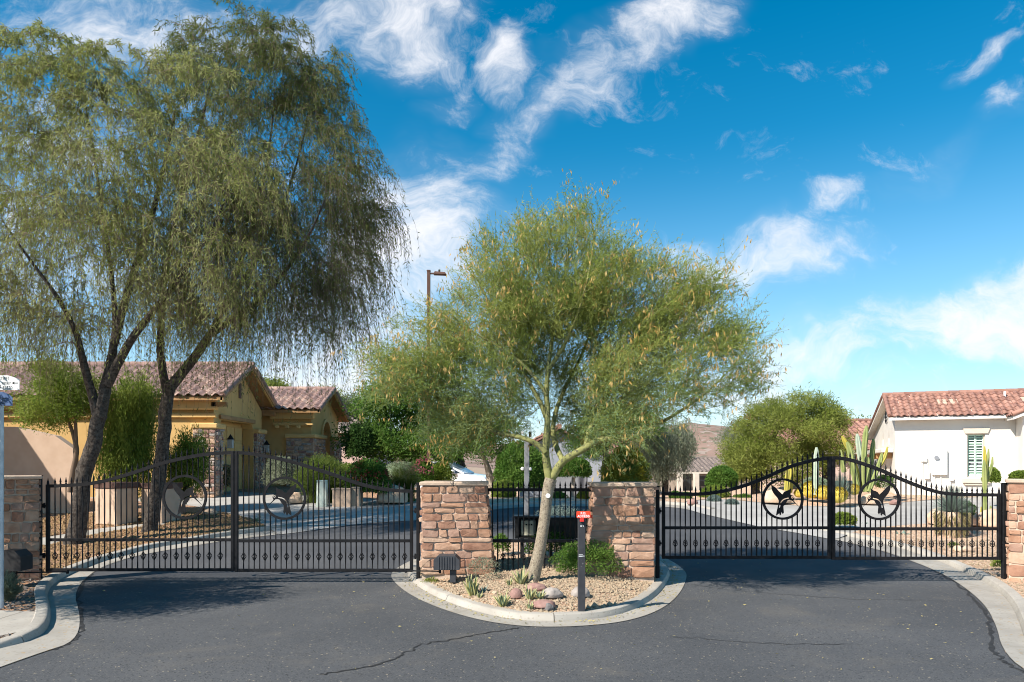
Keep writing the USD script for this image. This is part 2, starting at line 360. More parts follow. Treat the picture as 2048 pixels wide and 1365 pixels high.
for i, (a, b) in enumerate([((.15, .118, .102), (.20, .16, .14)), ((.18, .14, .12), (.225, .18, .155)), ((.125, .1, .09), (.17, .135, .12)), ((.2, .16, .135), (.25, .2, .17))]):
    mat(f"browntile{i}", a, b, 5, .9, .002, 60)
mat("bark_dark", (.028, .022, .018), (.105, .088, .073), 18, .95, .03, 30)
mat("bark_green", (.16, .165, .055), (.26, .255, .10), 12, .9, .006, 40, spots=[((.10, .10, .05), 40, .15)])
mat("bark_trunk", (.20, .165, .115), (.31, .265, .20), 26, .95, .014, 45, spots=[((.14, .11, .085), 75, .12)])
mat("twig", (.13, .095, .07), (.2, .15, .11), 6, .9)
mat("twig_tan", (.22, .155, .11), None, rough=.9, island=.3)
mat("pale_bark", (.3, .25, .2), (.42, .36, .3), 14, .95, .006, 40)
def leafmat(name, a, b, scale=1.3, isl=.35, hue=.012, tr=.45, rough=.6):
    mat(name, a, b, scale, rough, island=isl, hue=hue, trans=tr, spec=.12, detail=3.0, thr=(.38, .62))
leafmat("leaf_willow", (0.35, 0.375, 0.095), (0.5, 0.5, 0.19), 0.9)
leafmat("leaf_willow_dark", (0.165, 0.2, 0.055), (0.265, 0.285, 0.095), 0.9)
leafmat("leaf_palo", (0.4, 0.47, 0.1), (0.56, 0.58, 0.16), 1.4)
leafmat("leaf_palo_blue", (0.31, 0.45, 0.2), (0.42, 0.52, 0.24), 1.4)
leafmat("pod", (0.8, 0.45, 0.15), (0.86, 0.58, 0.26), 3, .3)
leafmat("leaf_green", (0.14, 0.265, 0.045), (0.225, 0.345, 0.065), 1.2)
leafmat("leaf_dark", (0.075, 0.15, 0.035), (0.12, 0.2, 0.05), 1.2)
leafmat("leaf_lime", (0.24, 0.33, 0.05), (0.37, 0.43, 0.08), 1.2)
leafmat("leaf_olive", (0.29, 0.335, 0.06), (0.43, 0.46, 0.11), 0.8)
leafmat("leaf_cream", (.40, .36, .2), (.56, .5, .33), 3)
leafmat("leaf_silver", (0.3, 0.34, 0.23), (0.44, 0.47, 0.33), 2)
leafmat("leaf_bluegrey", (.28, .38, .33), (.38, .48, .42), 3)
leafmat("leaf_gold", (.46, .31, .03), (.55, .40, .06), 3)
leafmat("leaf_croton", (0.46, 0.33, 0.045), (0.22, 0.27, 0.055), 2.5, hue=.03)
leafmat("leaf_straw", (.42, .34, .17), (.52, .43, .25), 3)
leafmat("leaf_feather", (.20, .27, .05), (.29, .35, .08), 2)
leafmat("flower_red", (.52, .07, .09), (.42, .12, .1), 5)
leafmat("flower_pink", (.68, .14, .25), (.6, .25, .3), 5)
leafmat("agave", (0.22, 0.3, 0.2), (0.3, 0.37, 0.24), 6, tr=.15)
leafmat("agave_edge", (0.7, 0.64, 0.28), (0.78, 0.72, 0.38), 6, tr=.15)
leafmat("agave_blue", (.24, .33, .27), (.32, .42, .35), 6, tr=.15)
mat("cactus", (.18, .22, .07), (.275, .30, .105), 3, .7, .003, 60)
mat("cactus_yellow", (.42, .34, .045), (.34, .31, .07), 5, .7)
mat("cactus_grey", (.30, .36, .28), (.38, .43, .33), 5, .7)
mat("barrel", (.50, .38, .05), (.58, .46, .1), 12, .8)
mat("mound_green", (.19, .25, .15), (.25, .3, .19), 8, .95, .02, 50)
mat("boulder_tan", (.44, .31, .215), (.58, .44, .33), 3, .95, .02, 14)
mat("rock_purple", (.235, .135, .115), (.33, .2, .17), 9, .9, .006, 40)
mat("rock_grey", (.25, .215, .195), (.36, .32, .29), 9, .9, .006, 40)
mat("rock_dark", (.11, .1, .1), (.17, .16, .155), 9, .9, .006, 40)
mat("hill_soil", (.20, .128, .098), (.26, .175, .138), .05, .95, spots=[((.12, .11, .07), .35, .16), ((.27, .21, .175), .3, .10)])
mat("car_white", (.82, .83, .85), None, rough=.3, coat=.6)
mat("car_glass", (.02, .03, .05), None, rough=.08, spec=.6)
mat("rubber", (.02, .02, .02), None, rough=.8)
mat("litter", (.55, .40, .2), None, rough=.9, island=.45, hue=.03)
# ---------------------------------------------------------------- ground, road, kerbs
rng = np.random.default_rng(11)
ys = np.unique(np.r_[np.linspace(-40, 11, 18), np.arange(11.5, 34, .5), np.linspace(34, 60, 14), np.linspace(70, 900, 18)])
xs = np.unique(np.r_[np.linspace(-900, -60, 10), np.linspace(-60, 60, 81), np.linspace(60, 900, 10)])
gx, gy = np.meshgrid(xs, ys, indexing="ij")
gv = np.stack([gx, gy, T(gx, gy) - 0.09], -1).reshape(-1, 3)
i, j = np.meshgrid(np.arange(len(xs) - 1), np.arange(len(ys) - 1), indexing="ij")
gq = np.stack([i * len(ys) + j, (i + 1) * len(ys) + j, (i + 1) * len(ys) + j + 1, i * len(ys) + j + 1], -1).reshape(-1, 4)
solo("ground", (gv, gq), "far_ground", kind="structure")

AL = [(-420, 1500), (-160, 1395), (0, 1336), (88, 1305), (150, 1285), (163, 1240), (146, 1183), (188, 1141), (240, 1121), (300, 1107), (360, 1097), (463, 1080), (592, 1066), (680, 1053), (735, 1047), (833, 1041)]
AF = [(920, 1028), (1000, 1018), (1060, 1014), (1200, 1013), (1311, 1013), (1372, 1018), (1410, 1029)]
AR = [(1520, 1054), (1652, 1076), (1758, 1100), (1817, 1120), (1876, 1143), (1928, 1174), (1972, 1212), (1994, 1255), (2004, 1300), (2048, 1345), (2300, 1470)]
al, af, ar = (np.array(G2(a)) for a in (AL, AF, AR))
road_line = np.vstack([chaikin(al, 2), chaikin(af, 2), chaikin(ar, 2)])
road = sg.Polygon(list(map(tuple, road_line)) + [(16, -12), (-16, -12)]).buffer(0)
wide = sg.box(-16, -12, 16, 3.2).union(road)
zr = lambda x, y: T(x, y)
rd = thing("asphalt_road", kind="structure")
near = wide.intersection(sg.box(-40, -20, 40, 11.6)); far = wide.intersection(sg.box(-40, 11.6, 40, 60))
obj(rd, "road_surface", sheet(near, zr, .5), "asphalt")
obj(rd, "road_surface", sheet(far, zr, .5), "asphalt_far")
# crack sealed with tar, running to the island
def crack(px, w, seed):
    r = np.random.default_rng(seed); p = chaikin(np.array(G2(px)), 3); m = MB()
    d = unit(np.gradient(p, axis=0)); nrm = np.c_[-d[:, 1], d[:, 0]]
    p = p + nrm * (r.normal(0, .02, len(p)))[:, None]
    ww = w * (0.55 + r.random(len(p)))
    a, b = p + nrm * ww[:, None] / 2, p - nrm * ww[:, None] / 2
    v = np.r_[np.c_[a, T(a[:, 0], a[:, 1]) + .004], np.c_[b, T(b[:, 0], b[:, 1]) + .004]]; n = len(p); k = np.arange(n - 1)
    return m.add(v, np.stack([k, k + n, k + n + 1, k + 1], 1))
obj(rd, "crack", crack([(640, 1350), (740, 1335), (800, 1315), (830, 1292), (880, 1284), (940, 1272), (1005, 1262), (1040, 1256)], .024, 1), "tar")
obj(rd, "crack", crack([(1372, 1168), (1450, 1180), (1560, 1189), (1700, 1199), (1830, 1201), (1960, 1205)], .010, 2), "tar")
obj(rd, "crack", crack([(1340, 1274), (1420, 1279), (1520, 1288), (1640, 1290), (1720, 1289)], .010, 3), "tar")
obj(rd, "crack", crack([(192, 1140), (150, 1185), (168, 1240), (157, 1282), (100, 1302)], .035, 4), "tar")
obj(rd, "crack", crack([(1876, 1146), (1926, 1176), (1966, 1214), (1986, 1258), (1984, 1300), (2010, 1325), (2060, 1350)], .035, 5), "tar")

def kerb_run(parent, line, side, h, pan=None, seg=2.4, mat_="concrete", closed=False):
    """kerb along a plan line; side +1: the bed lies to the left of the direction of travel"""
    p = np.asarray(line, float)
    if closed: p = np.vstack([p, p[:1]])
    d = np.r_[0, np.cumsum(np.linalg.norm(np.diff(p, axis=0), axis=1))]
    tot = d[-1]; n = max(1, int(round(tot / seg)))
    for s in range(n):
        a, b = tot * s / n + .006, tot * (s + 1) / n - .006
        t = np.linspace(a, b, max(3, int((b - a) / .25)))
        q = np.c_[np.interp(t, d, p[:, 0]), np.interp(t, d, p[:, 1])]
        q0 = np.c_[np.interp(t - .05, d, p[:, 0]), np.interp(t - .05, d, p[:, 1])]; q1 = np.c_[np.interp(t + .05, d, p[:, 0]), np.interp(t + .05, d, p[:, 1])]
        tg = unit(q1 - q0); nr = side * np.c_[-tg[:, 1], tg[:, 0]]
        hh = h(t / tot) if callable(h) else np.full(len(t), h)
        prof = [(0, -.06, 0), (0, 0, 0.0), (.022, 0, .55), (.032, 0, .86), (.055, 0, 1), (.15, 0, 1), (.16, 0, .9), (.16, -.08, 0)]
        rows = []
        for (o, z, k) in prof:
            xy = q + nr * o
            rows.append(np.c_[xy, T(q[:, 0], q[:, 1]) + z + hh * k + (.004 if k == 0 and z == 0 else 0)])
        v = np.stack(rows, 1); m_, c_ = v.shape[:2]
        i, j = np.meshgrid(np.arange(m_ - 1), np.arange(c_ - 1), indexing="ij")
        f = np.stack([i * c_ + j, i * c_ + j + 1, (i + 1) * c_ + j + 1, (i + 1) * c_ + j], -1).reshape(-1, 4)
        mb = MB().add(v.reshape(-1, 3), f)
        for e in (0, m_ - 1):
            mb.add(v[e], np.array([[0, k, k + 1] for k in range(1, c_ - 1)]))
        obj(parent, "kerb_section", mb, mat_, smooth=35)
# left kerb line (foot of the kerb face)
KL = [(-420, 1440), (-160, 1345), (0, 1298), (48, 1288), (88, 1271), (102, 1247), (102, 1217), (93, 1190), (106, 1169), (138, 1150), (171, 1136), (206, 1123), (250, 1112), (300, 1098), (360, 1089), (463, 1071), (592, 1056)]
KR = [(1640, 1064), (1758, 1085), (1832, 1106), (1890, 1127), (1945, 1152), (1990, 1178), (2022, 1208), (2040, 1250), (2052, 1290), (2110, 1330), (2300, 1420)]
KF = [(850, 1032), (920, 1021), (1000, 1012.5), (1060, 1009), (1200, 1008.5), (1311, 1008.5), (1372, 1012), (1420, 1022)]
kl, kr, kf = (chaikin(np.array(G2(a)), 3) for a in (KL, KR, KF))
kb = thing("kerb", kind="structure")
kerb_run(kb, kl, +1, lambda u: .10 * np.clip((u - .10) / .08, .12, 1))
kerb_run(kb, kr, +1, lambda u: .09 * np.clip((.90 - u) / .07, .15, 1))
kerb_run(kb, kf, +1, .09)
def gutter(aline, kline):
    g = sg.Polygon(list(map(tuple, aline)) + list(map(tuple, kline[::-1]))).buffer(0)
    return g
zg = lambda x, y: T(x, y) + .008
gt = thing("gutter", kind="structure")
cal, car_, caf = chaikin(al, 2), chaikin(ar, 2), chaikin(af, 2)
obj(gt, "gutter_pan", sheet(gutter(cal[:-6], kl), zg, .3), "gutter_concrete")
obj(gt, "gutter_pan", sheet(gutter(car_, kr), zg, .3), "gutter_concrete")
obj(gt, "gutter_pan", sheet(gutter(caf, kf), zg, .3), "gutter_concrete")

# island
AI = G2([(775, 1148), (800, 1178), (850, 1207), (930, 1235), (1010, 1251), (1090, 1256), (1180, 1253), (1260, 1243), (1320, 1222), (1355, 1195), (1372, 1165)])
AI = AI + [(3.05, 12.2), (3.0, 13.4), (2.6, 14.4), (1.8, 15.1), (.6, 15.4), (-.5, 15.2), (-1.4, 14.4), (-1.95, 13.2)]
ai = sg.Polygon(chaikin(np.array(AI), 3, True))
ki = ai.buffer(-.27, join_style="round")
isl = thing("traffic_island", kind="structure")
obj(isl, "gutter_pan", sheet(ai.difference(ki.buffer(-.02)), zg, .3), "gutter_concrete")
kerb_run(isl, np.array(ki.exterior.coords)[:-1] if ki.exterior.is_ccw else np.array(ki.exterior.coords)[::-1][:-1], +1, .085, closed=True, seg=1.9)
bed = ki.buffer(-.145)
cx_, cy_ = .55, 11.3
def zi(x, y):
    p = shapely.points(np.asarray(x), np.asarray(y))
    d = shapely.distance(p, bed.exterior)
    return T(x, y) + .065 + .17 * (1 - np.exp(-d / .75)) + .018 * (meshkit.noise(np.stack([x * 3, y * 3, x * 0], -1), 3) - .5)
obj(isl, "planting_bed", sheet(bed, zi, .14), "gravel_ground", smooth=True)
def Gi(x, y):
    """the point of the island bed seen at a photo pixel"""
    lo, hi = 6.0, 20.0
    for _ in range(50):
        m = (lo + hi) / 2; X = (x - CX) / F * m
        if EYE - (y - HY) / F * m > float(zi(np.array([X]), np.array([m]))[0]): lo = m
        else: hi = m
    X = (x - CX) / F * lo
    return np.array([X, lo, float(zi(np.array([X]), np.array([lo]))[0])])

# beds behind the kerbs
def offs(line, o, side=1):
    p = np.asarray(line); tg = unit(np.gradient(p, axis=0)); return p + side * np.c_[-tg[:, 1], tg[:, 0]] * o
drive_l0 = sg.Polygon(G2([(592, 1064), (735, 1047), (850, 1039), (880, 1022), (800, 1012), (700, 1003), (600, 998), (480, 990), (350, 984), (90, 978), (90, 990), (300, 1004), (420, 1014), (480, 1026), (540, 1040)])).buffer(.05)
drive_r0 = sg.Polygon(G2([(1420, 1030), (1500, 1046), (1640, 1072), (1700, 1056), (1800, 1048), (1900, 1042), (2200, 1038), (2300, 1000), (2050, 996), (1880, 1008), (1760, 1018), (1700, 1022), (1600, 1020), (1500, 1011), (1440, 1005), (1400, 1010)])).buffer(.05)
drive_l, drive_r = (d_.buffer(.35).difference(road) .buffer(.05) for d_ in (drive_l0, drive_r0))
path_l = sg.Polygon(G2([(78, 1100), (120, 1090), (200, 1072), (262, 1062), (330, 1054), (330, 1049), (262, 1055), (200, 1062), (78, 1082)]))
walk_l = sg.Polygon(G2([(-220, 1330), (-60, 1300), (0, 1286), (46, 1276), (76, 1258), (80, 1240), (78, 1236), (0, 1233), (-300, 1232)]))
lb = sg.Polygon(list(map(tuple, offs(kl, .15))) + [(-4.0, 21.5), (-4.2, 46), (-60, 46), (-60, 5)]).buffer(0)
rb = sg.Polygon(list(map(tuple, offs(kr, .15))) + [(60, 3), (60, 46), (11.5, 46), (7.2, 20.5)]).buffer(0)
fb = sg.Polygon(list(map(tuple, offs(kf, .15))) + [(7.4, 20.7), (11.4, 46), (-4.1, 46), (-3.9, 21.5)]).buffer(0)
hard = drive_l.union(drive_r).union(walk_l).union(path_l).buffer(.01)
zb = lambda x, y: T(x, y) + .065 + .02 * (meshkit.noise(np.stack([x * 1.5, y * 1.5, x * 0], -1), 5) - .5)
pb = thing("gravel_bed", kind="structure")
obj(pb, "bed_surface", sheet(lb.difference(hard).intersection(sg.box(-30, 4, 0, 46)), zb, .5), "red_gravel")
obj(pb, "bed_surface", sheet(rb.difference(hard).intersection(sg.box(0, 3, 34, 46)), zb, .5), "gravel_ground")
obj(pb, "bed_surface", sheet(fb.difference(hard), zb, .6), "gravel_ground")
zd = lambda x, y: T(x, y) + .012 + .045 * np.clip(shapely.distance(shapely.points(x, y), road) / .9, 0, 1)
dv = thing("driveway", kind="structure")
obj(dv, "driveway_slab", sheet(drive_l, zd, .5), "drive"); obj(dv, "driveway_slab", sheet(drive_r, zd, .5), "drive")
obj(dv, "driveway_slab", sheet(path_l, zd, .4), "concrete")
sw = thing("sidewalk", kind="structure")
wl = walk_l.buffer(0)
for k, (a, b) in enumerate([(-8.2, -5.98), (-5.97, -4)]):
    g = wl.intersection(sg.box(a, 0, b, 20))
    if not g.is_empty: obj(sw, "sidewalk_slab", sheet(g, lambda x, y: T(x, y) + .075, .3), "concrete")

# ---------------------------------------------------------------- stone pillars
def split(r, x0, x1, y0, y1, out, wmax, hmax):
    w, h = x1 - x0, y1 - y0
    if w <= wmax and h <= hmax and (w < wmax * .6 or h < hmax * .55 or r.random() < .6): out.append((x0, x1, y0, y1)); return
    if h > hmax or (h > hmax * .8 and r.random() < .3 and w < wmax * 1.6):
        c = y0 + h * r.uniform(.33, .67); split(r, x0, x1, y0, c, out, wmax, hmax); split(r, x0, x1, c, y1, out, wmax, hmax)
    else:
        c = x0 + w * r.uniform(.28, .72); split(r, x0, c, y0, y1, out, wmax, hmax); split(r, c, x1, y0, y1, out, wmax, hmax)
def stone_mesh(r, x0, x1, y0, y1, gap, proud, warp):
    """an irregular rough stone in face coordinates (across, up, out), about 40 triangles"""
    x0, x1, y0, y1 = x0 + gap, x1 - gap, y0 + gap, y1 - gap
    w, h = x1 - x0, y1 - y0; c = min(w, h)
    ang = [(0, .12), (.13, 0), (.87, 0), (1, .1), (1, .9), (.88, 1), (.12, 1), (0, .88)]
    o = np.array([(x0 + a * w, y0 + b * h) for a, b in ang]) + r.uniform(-.08, .08, (8, 2)) * c
    o[:, 0] = np.clip(o[:, 0], x0 - gap * .6, x1 + gap * .6); o[:, 1] = np.clip(o[:, 1], y0 - gap * .6, y1 + gap * .6)
    m = o.mean(0); inn = m + (o - m) * r.uniform(.90, .96)
    tilt = r.uniform(-.5, .5, 2) * proud / c
    zz = proud * r.uniform(.7, 1.1, 8) + (inn - m) @ tilt
    ctr = np.r_[m + r.uniform(-.12, .12, 2) * c, proud * r.uniform(.9, 1.3)]
    v = np.vstack([np.c_[o, np.full(8, -.02)], np.c_[o, proud * .45 * r.uniform(.6, 1.2, 8)], np.c_[inn, zz], ctr])
    f = []
    for k in range(8):
        n = (k + 1) % 8
        f += [[k, n, 8 + n], [k, 8 + n, 8 + k], [8 + k, 8 + n, 16 + n], [8 + k, 16 + n, 16 + k], [16 + k, 16 + n, 24]]
    return warp(v), np.array(f)
def stone_pillar(label, origin, rz, width, depth, h, zb_, cap_h, seed, slope_l=0.0, slope_r=0.0, wmax=.42, hmax=.20, faces=("front", "left", "right"), group="stone gate pillars", cap_over=.035):
    """origin: front left bottom corner; the front faces -y before rz. slope_*: how far the side leans out at the foot"""
    r = np.random.default_rng(seed)
    t = thing("stone_pillar", label, "pillar", loc=(*origin[:2], zb_), rz=rz)
    core = MB(); s = .012
    xs0, xs1 = -slope_l, width + slope_r
    core.hull([(xs0 + s, s, -.15), (xs1 - s, s, -.15), (xs1 - s, depth - s, -.15), (xs0 + s, depth - s, -.15), (s, s, h), (width - s, s, h), (width - s, depth - s, h), (s, depth - s, h)])
    obj(t, "mortar_core", core, "mortar")
    fr = lambda z: np.clip(1 - z / h, -.1, 1.1)
    def warp_front(v):
        f = fr(v[:, 1]); u = v[:, 0] / width
        return np.c_[v[:, 0] + f * (-slope_l * (1 - u) + slope_r * u), -v[:, 2] + s * .8, v[:, 1]]
    def warp_left(v): return np.c_[-slope_l * fr(v[:, 1]) - v[:, 2] + s, depth - v[:, 0], v[:, 1]]
    def warp_right(v): return np.c_[width + slope_r * fr(v[:, 1]) + v[:, 2] - s, v[:, 0], v[:, 1]]
    for face, wd, wp in (("front", width, warp_front), ("left", depth, warp_left), ("right", depth, warp_right)):
        if face not in faces: continue
        cells = []; split(r, 0, wd, 0, h, cells, wmax, hmax)
        for (a, b, c, d) in cells:
            v, f = stone_mesh(r, a, b, c, d, r.uniform(.006, .012), r.uniform(.012, .034), wp)
            obj(t, "stone", (v, f), f"stone{r.integers(0, 5)}", smooth=False)
    o = cap_over; cap = MB(); n = max(1, int(round(width / .55)))
    for k in range(n):
        cap = MB().box(-o + (width + 2 * o) * k / n + .004, -o + (width + 2 * o) * (k + 1) / n - .004, -o, depth + o, h, h + cap_h * r.uniform(.92, 1.0), .012)
        obj(t, "cap_slab", cap, "cap_stone")
    return t
def pillar_px(label, xl, xr, ytop, ybase, Y, depth, seed, base_l, base_r, **k):
    a = at(xl, ytop, Y); b = at(xr, ytop, Y); z0 = at(xl, ybase, Y)[2]
    return stone_pillar(label, (a[0], Y), 0, b[0] - a[0], depth, a[2] - z0 - .06, z0, .06, seed, base_l / F * Y, base_r / F * Y, **k)
pillar_px("sunlit stone pillar left of the middle fence, black opener box before it", 843, 971, 964, 1150, 10.72, .55, 5, 1, 19)
pillar_px("stone pillar in the dappled shade of the green-barked tree", 1187, 1310, 966, 1157, 10.6, .55, 8, 16, 0)
a = at(80, 950, 10.9)
stone_pillar("stone wall end at the left gate, behind the street sign pole", (a[0] - 1.5 * math.cos(.62), 10.9 - 1.5 * math.sin(.62)), math.degrees(.62), 1.5, .32, 1.64, .0, .06, 21, faces=("front", "right"), wmax=.3, hmax=.19)
a = at(2016, 963, 10.8)
stone_pillar("stone wall end with pale joints at the right gate", (a[0], 10.8), -math.degrees(.58), 1.5, .32, 1.58, .0, .06, 34, faces=("front", "left"), wmax=.3, hmax=.2)

# ---------------------------------------------------------------- iron gates
GY = 11.0
S = GY / F                                              # metres in a photo pixel at the gates
def gx_(x): return (x - CX) * S
def gz_(y): return EYE - (y - HY) * S
BIRD = [(-.82, .40), (-.52, .07), (-.57, -.06), (-.50, -.17), (-.38, -.20), (-.39, -.33), (-.41, -.54), (-.34, -.47), (-.28, -.43), (-.17, -.40), (-.06, -.34), (.02, -.22), (.07, -.27), (.17, -.36), (.25, -.45),
        (.36, -.57), (.57, -.71), (.53, -.44), (.46, -.30), (.36, -.17), (.24, -.03), (.19, .10), (.21, .24), (.25, .42), (.30, .62), (.33, .82), (.22, .74), (.17, .70), (.14, .80), (.08, .76), (.065, .62), (.0, .74),
        (-.055, .66), (-.04, .48), (-.03, .36), (-.10, .26), (-.17, .18), (-.22, .08), (-.30, .04), (-.42, .05), (-.50, .12)]
STRIPE = [(-.30, -.045), (-.15, -.02), (-.03, .03), (.07, .13), (.13, .26), (.16, .42)]
def twisted(x, z0, z1, w=.016, y=GY):
    """square bar with a slow twist"""
    n = max(2, int((z1 - z0) / .12) + 1); z = np.linspace(z0, z1, n); r = w * .68
    ang = np.pi / 4 + (z - z0) * 3.0
    v = np.stack([np.stack([x + r * np.cos(ang + k * np.pi / 2), y + r * np.sin(ang + k * np.pi / 2), z], -1) for k in range(4)], 1)
    i, j = np.meshgrid(np.arange(n - 1), np.arange(4), indexing="ij"); k = (j + 1) % 4
    f = np.stack([i * 4 + j, i * 4 + k, (i + 1) * 4 + k, (i + 1) * 4 + j], -1).reshape(-1, 4)
    return v.reshape(-1, 3), f
def spear(m, x, z, y=GY, k=1.0):
    for zz, ra, rb_ in ((0, .011, .016), (.012, .016, .011)):
        m.tube([(x, y, z + zz * k), (x, y, z + (zz + .012) * k)], [ra * k, rb_ * k], 5)
    m.tube([(x, y, z + .024 * k), (x, y, z + .045 * k), (x, y, z + .115 * k)], [.008 * k, .0165 * k, .0015 * k], 5)
def basket(x, z, y=GY):
    m = MB()
    for k in range(4):
        t = np.linspace(0, 1, 7); r = .034 * np.sin(np.pi * t) + .004; a = k * np.pi / 2 + t * 3.6
        m.tube(np.c_[x + r * np.cos(a), y + r * np.sin(a), z - .055 + .11 * t], .0062, 4)
    for s in (-1, 1): m.tube([(x, y, z + s * .052), (x, y, z + s * .075)], [.013, .009], 5)
    return m
def gate_leaf(label, xa, xb, top, mid, bot, circle, faces_left, hinge_left, nb, first, bask_y):
    """xa, xb: outer edges; top: centre line of the upper rail; all in photo pixels at the gate's distance"""
    t = thing("gate_leaf", label, "gate")
    top = np.array(top, float); yt = lambda x: np.interp(x, top[:, 0], top[:, 1])
    txs = np.linspace(top[0, 0], top[-1, 0], 40)
    sm = chaikin(np.array(top), 3)
    yt = lambda x: np.interp(x, sm[:, 0], sm[:, 1])
    w = 6.0
    for k, (x0, x1) in enumerate(((xa, xa + w), (xb - w, xb))):
        yy = yt((x0 + x1) / 2)
        m = MB().box(gx_(x0), gx_(x1), GY - .026, GY + .026, gz_(bot + 3), gz_(yy - 3), .004)
        if (k == 0) == hinge_left: m.tube([(gx_((x0 + x1) / 2), GY, gz_(yy - 3)), (gx_((x0 + x1) / 2), GY, gz_(yy - 6)), (gx_((x0 + x1) / 2), GY, gz_(yy - 17))], [.022, .02, .002], 6)
        obj(t, "stile", m, "iron")
    xx = np.linspace(xa + w, xb - w, 34); c = np.c_[gx_(xx), np.full(34, GY), gz_(yt(xx))]
    m = MB(); tg = unit(np.gradient(c, axis=0)); up = np.c_[-tg[:, 2], np.zeros(34), tg[:, 0]]
    h, dpt = .026, .02
    v = np.stack([c + up * h * a + np.array([0, dpt * b, 0]) for a, b in ((-1, -1), (1, -1), (1, 1), (-1, 1))], 1)
    i, j = np.meshgrid(np.arange(33), np.arange(4), indexing="ij"); k = (j + 1) % 4
    m.add(v.reshape(-1, 3), np.stack([i * 4 + j, (i + 1) * 4 + j, (i + 1) * 4 + k, i * 4 + k], -1).reshape(-1, 4)); obj(t, "curved_rail", m, "iron")
    for yy in (mid, bot):
        obj(t, "rail", MB().box(gx_(xa + w) + .002, gx_(xb - w) - .002, GY - .02, GY + .02, gz_(yy + 3), gz_(yy - 3), .003), "iron")
    cx, cy, r = circle; R = r * S; X0, Z0 = gx_(cx), gz_(cy)
    step = (xb - xa - 2 * w) / (nb + 1)
    for k in range(nb):
        x = xa + w + step * (k + 1); X = gx_(x); m = MB()
        zt = gz_(yt(x)); zm, zb_ = gz_(mid), gz_(bot)
        dx = abs(X - X0)
        if dx < R:
            dz = math.sqrt(R * R - dx * dx)
            obj(t, "picket", MB().add(*twisted(X, zb_, Z0 - dz)), "iron")
            if Z0 + dz < zt - .01: m.add(*twisted(X, Z0 + dz, zt + .02))
        else:
            m.add(*twisted(X, zb_, zt + .02))
        spear(m, X, zt + .018); obj(t, "picket", m, "iron")
        if k % 2 == first: obj(t, "basket", basket(X, gz_(bask_y)), "iron")
    ring = shapely.Point(0, 0).buffer(R, 32).difference(shapely.Point(0, 0).buffer(R - .036, 32))
    obj(t, "ring", MB().prism(ring, (X0, GY + .014, Z0), (1, 0, 0), (0, 0, 1), (0, -.028, 0)), "iron", smooth=30)
    s = 1 if faces_left else -1
    k = R * .985
    poly = sg.Polygon([(s * a * k, -b * k) for a, b in BIRD]).buffer(0)
    poly = poly.buffer(.004).buffer(-.004)
    cut = sg.LineString([(s * a * k, -b * k) for a, b in STRIPE]).buffer(.0085, cap_style="flat")
    eye = shapely.Point(-.475 * s * k, .09 * k)
    poly = poly.difference(cut).difference(eye.buffer(.020).difference(eye.buffer(.009)))
    if poly.geom_type == "MultiPolygon": poly = sg.MultiPolygon([g for g in poly.geoms if g.area > 1e-5])
    obj(t, "hummingbird", MB().prism(poly, (X0, GY + .004, Z0), (1, 0, 0), (0, 0, 1), (0, -.008, 0)), "iron")
    xh = xa if hinge_left else xb; sg_ = -1 if hinge_left else 1
    for yy in (np.interp(.12, [0, 1], [top[0 if hinge_left else -1, 1] + 22, bot]), bask_y):
        X = gx_(xh); Z = gz_(yy); m = MB().tube([(X + sg_ * .01, GY, Z), (X + sg_ * .07, GY, Z)], .018, 8)
        m.tube([(X + sg_ * .035, GY, Z - .04), (X + sg_ * .035, GY, Z + .045)], .014, 8).tube([(X + sg_ * .055, GY, Z - .03), (X + sg_ * .055, GY, Z + .035)], .02, 8)
        obj(t, "hinge", m, "iron")
    return t
gate_leaf("left half of the left gate, its hummingbird facing right", 93, 468.6, [(93, 972.5), (115, 972.5), (191, 968), (259, 949), (327, 925.5), (392, 911.5), (432, 907), (469, 905.5)], 1080, 1140, (369.5, 994.5, 44.5), False, True, 32, 0, 1112)
gate_leaf("right half of the left gate, its hummingbird facing left, ends at the sunlit pillar", 470.4, 826, [(470, 905.5), (490, 906.5), (515, 909.5), (559, 918), (592, 926), (636, 940), (671, 951), (702, 963), (735, 973), (779, 981), (826, 983.5)], 1082, 1141, (569, 997, 43.2), True, False, 31, 0, 1113.5)
gate_leaf("left half of the right gate, its hummingbird facing right, beside the shaded pillar", 1324, 1661.6, [(1324, 988), (1360, 988.5), (1399, 989.5), (1443, 984), (1487, 973), (1531, 956), (1575, 935), (1619, 922), (1662, 915.5)], 1056, 1115, (1565.5, 998.5, 41.5), False, True, 31, 1, 1087)
gate_leaf("right half of the right gate, its hummingbird facing left", 1663.6, 2001, [(1663, 915.5), (1690, 918), (1714, 924), (1758, 939), (1791, 954), (1824, 968), (1857, 980), (1890, 988), (1934, 990), (2001, 990.5)], 1058, 1117, (1758, 999, 41.8), True, False, 31, 0, 1088)
def gate_post(label, x, w, ytop, ybase, Y=GY):
    a = at(x - w / 2, ytop, Y); b = at(x + w / 2, ybase, Y)
    t = thing("gate_post", label, "post", loc=(0, 0, 0))
    obj(t, "post_tube", MB().box(a[0], b[0], Y - .035, Y + .035, b[2], a[2], .004), "iron")
    obj(t, "post_cap", MB().box(a[0] - .006, b[0] + .006, Y - .041, Y + .041, a[2] + .001, a[2] + .012, .003), "iron")
gate_post("black steel hinge post on the stone wall at the far left", 78, 9, 952, 1158)
gate_post("thin steel hinge post on the sunlit pillar with the opener box", 836.5, 7, 968, 1160)
gate_post("black steel hinge post on the shaded pillar's right edge", 1315, 7, 974, 1163)
gate_post("steel hinge post on the pale-jointed wall at the far right", 2009.5, 10, 968, 1171)

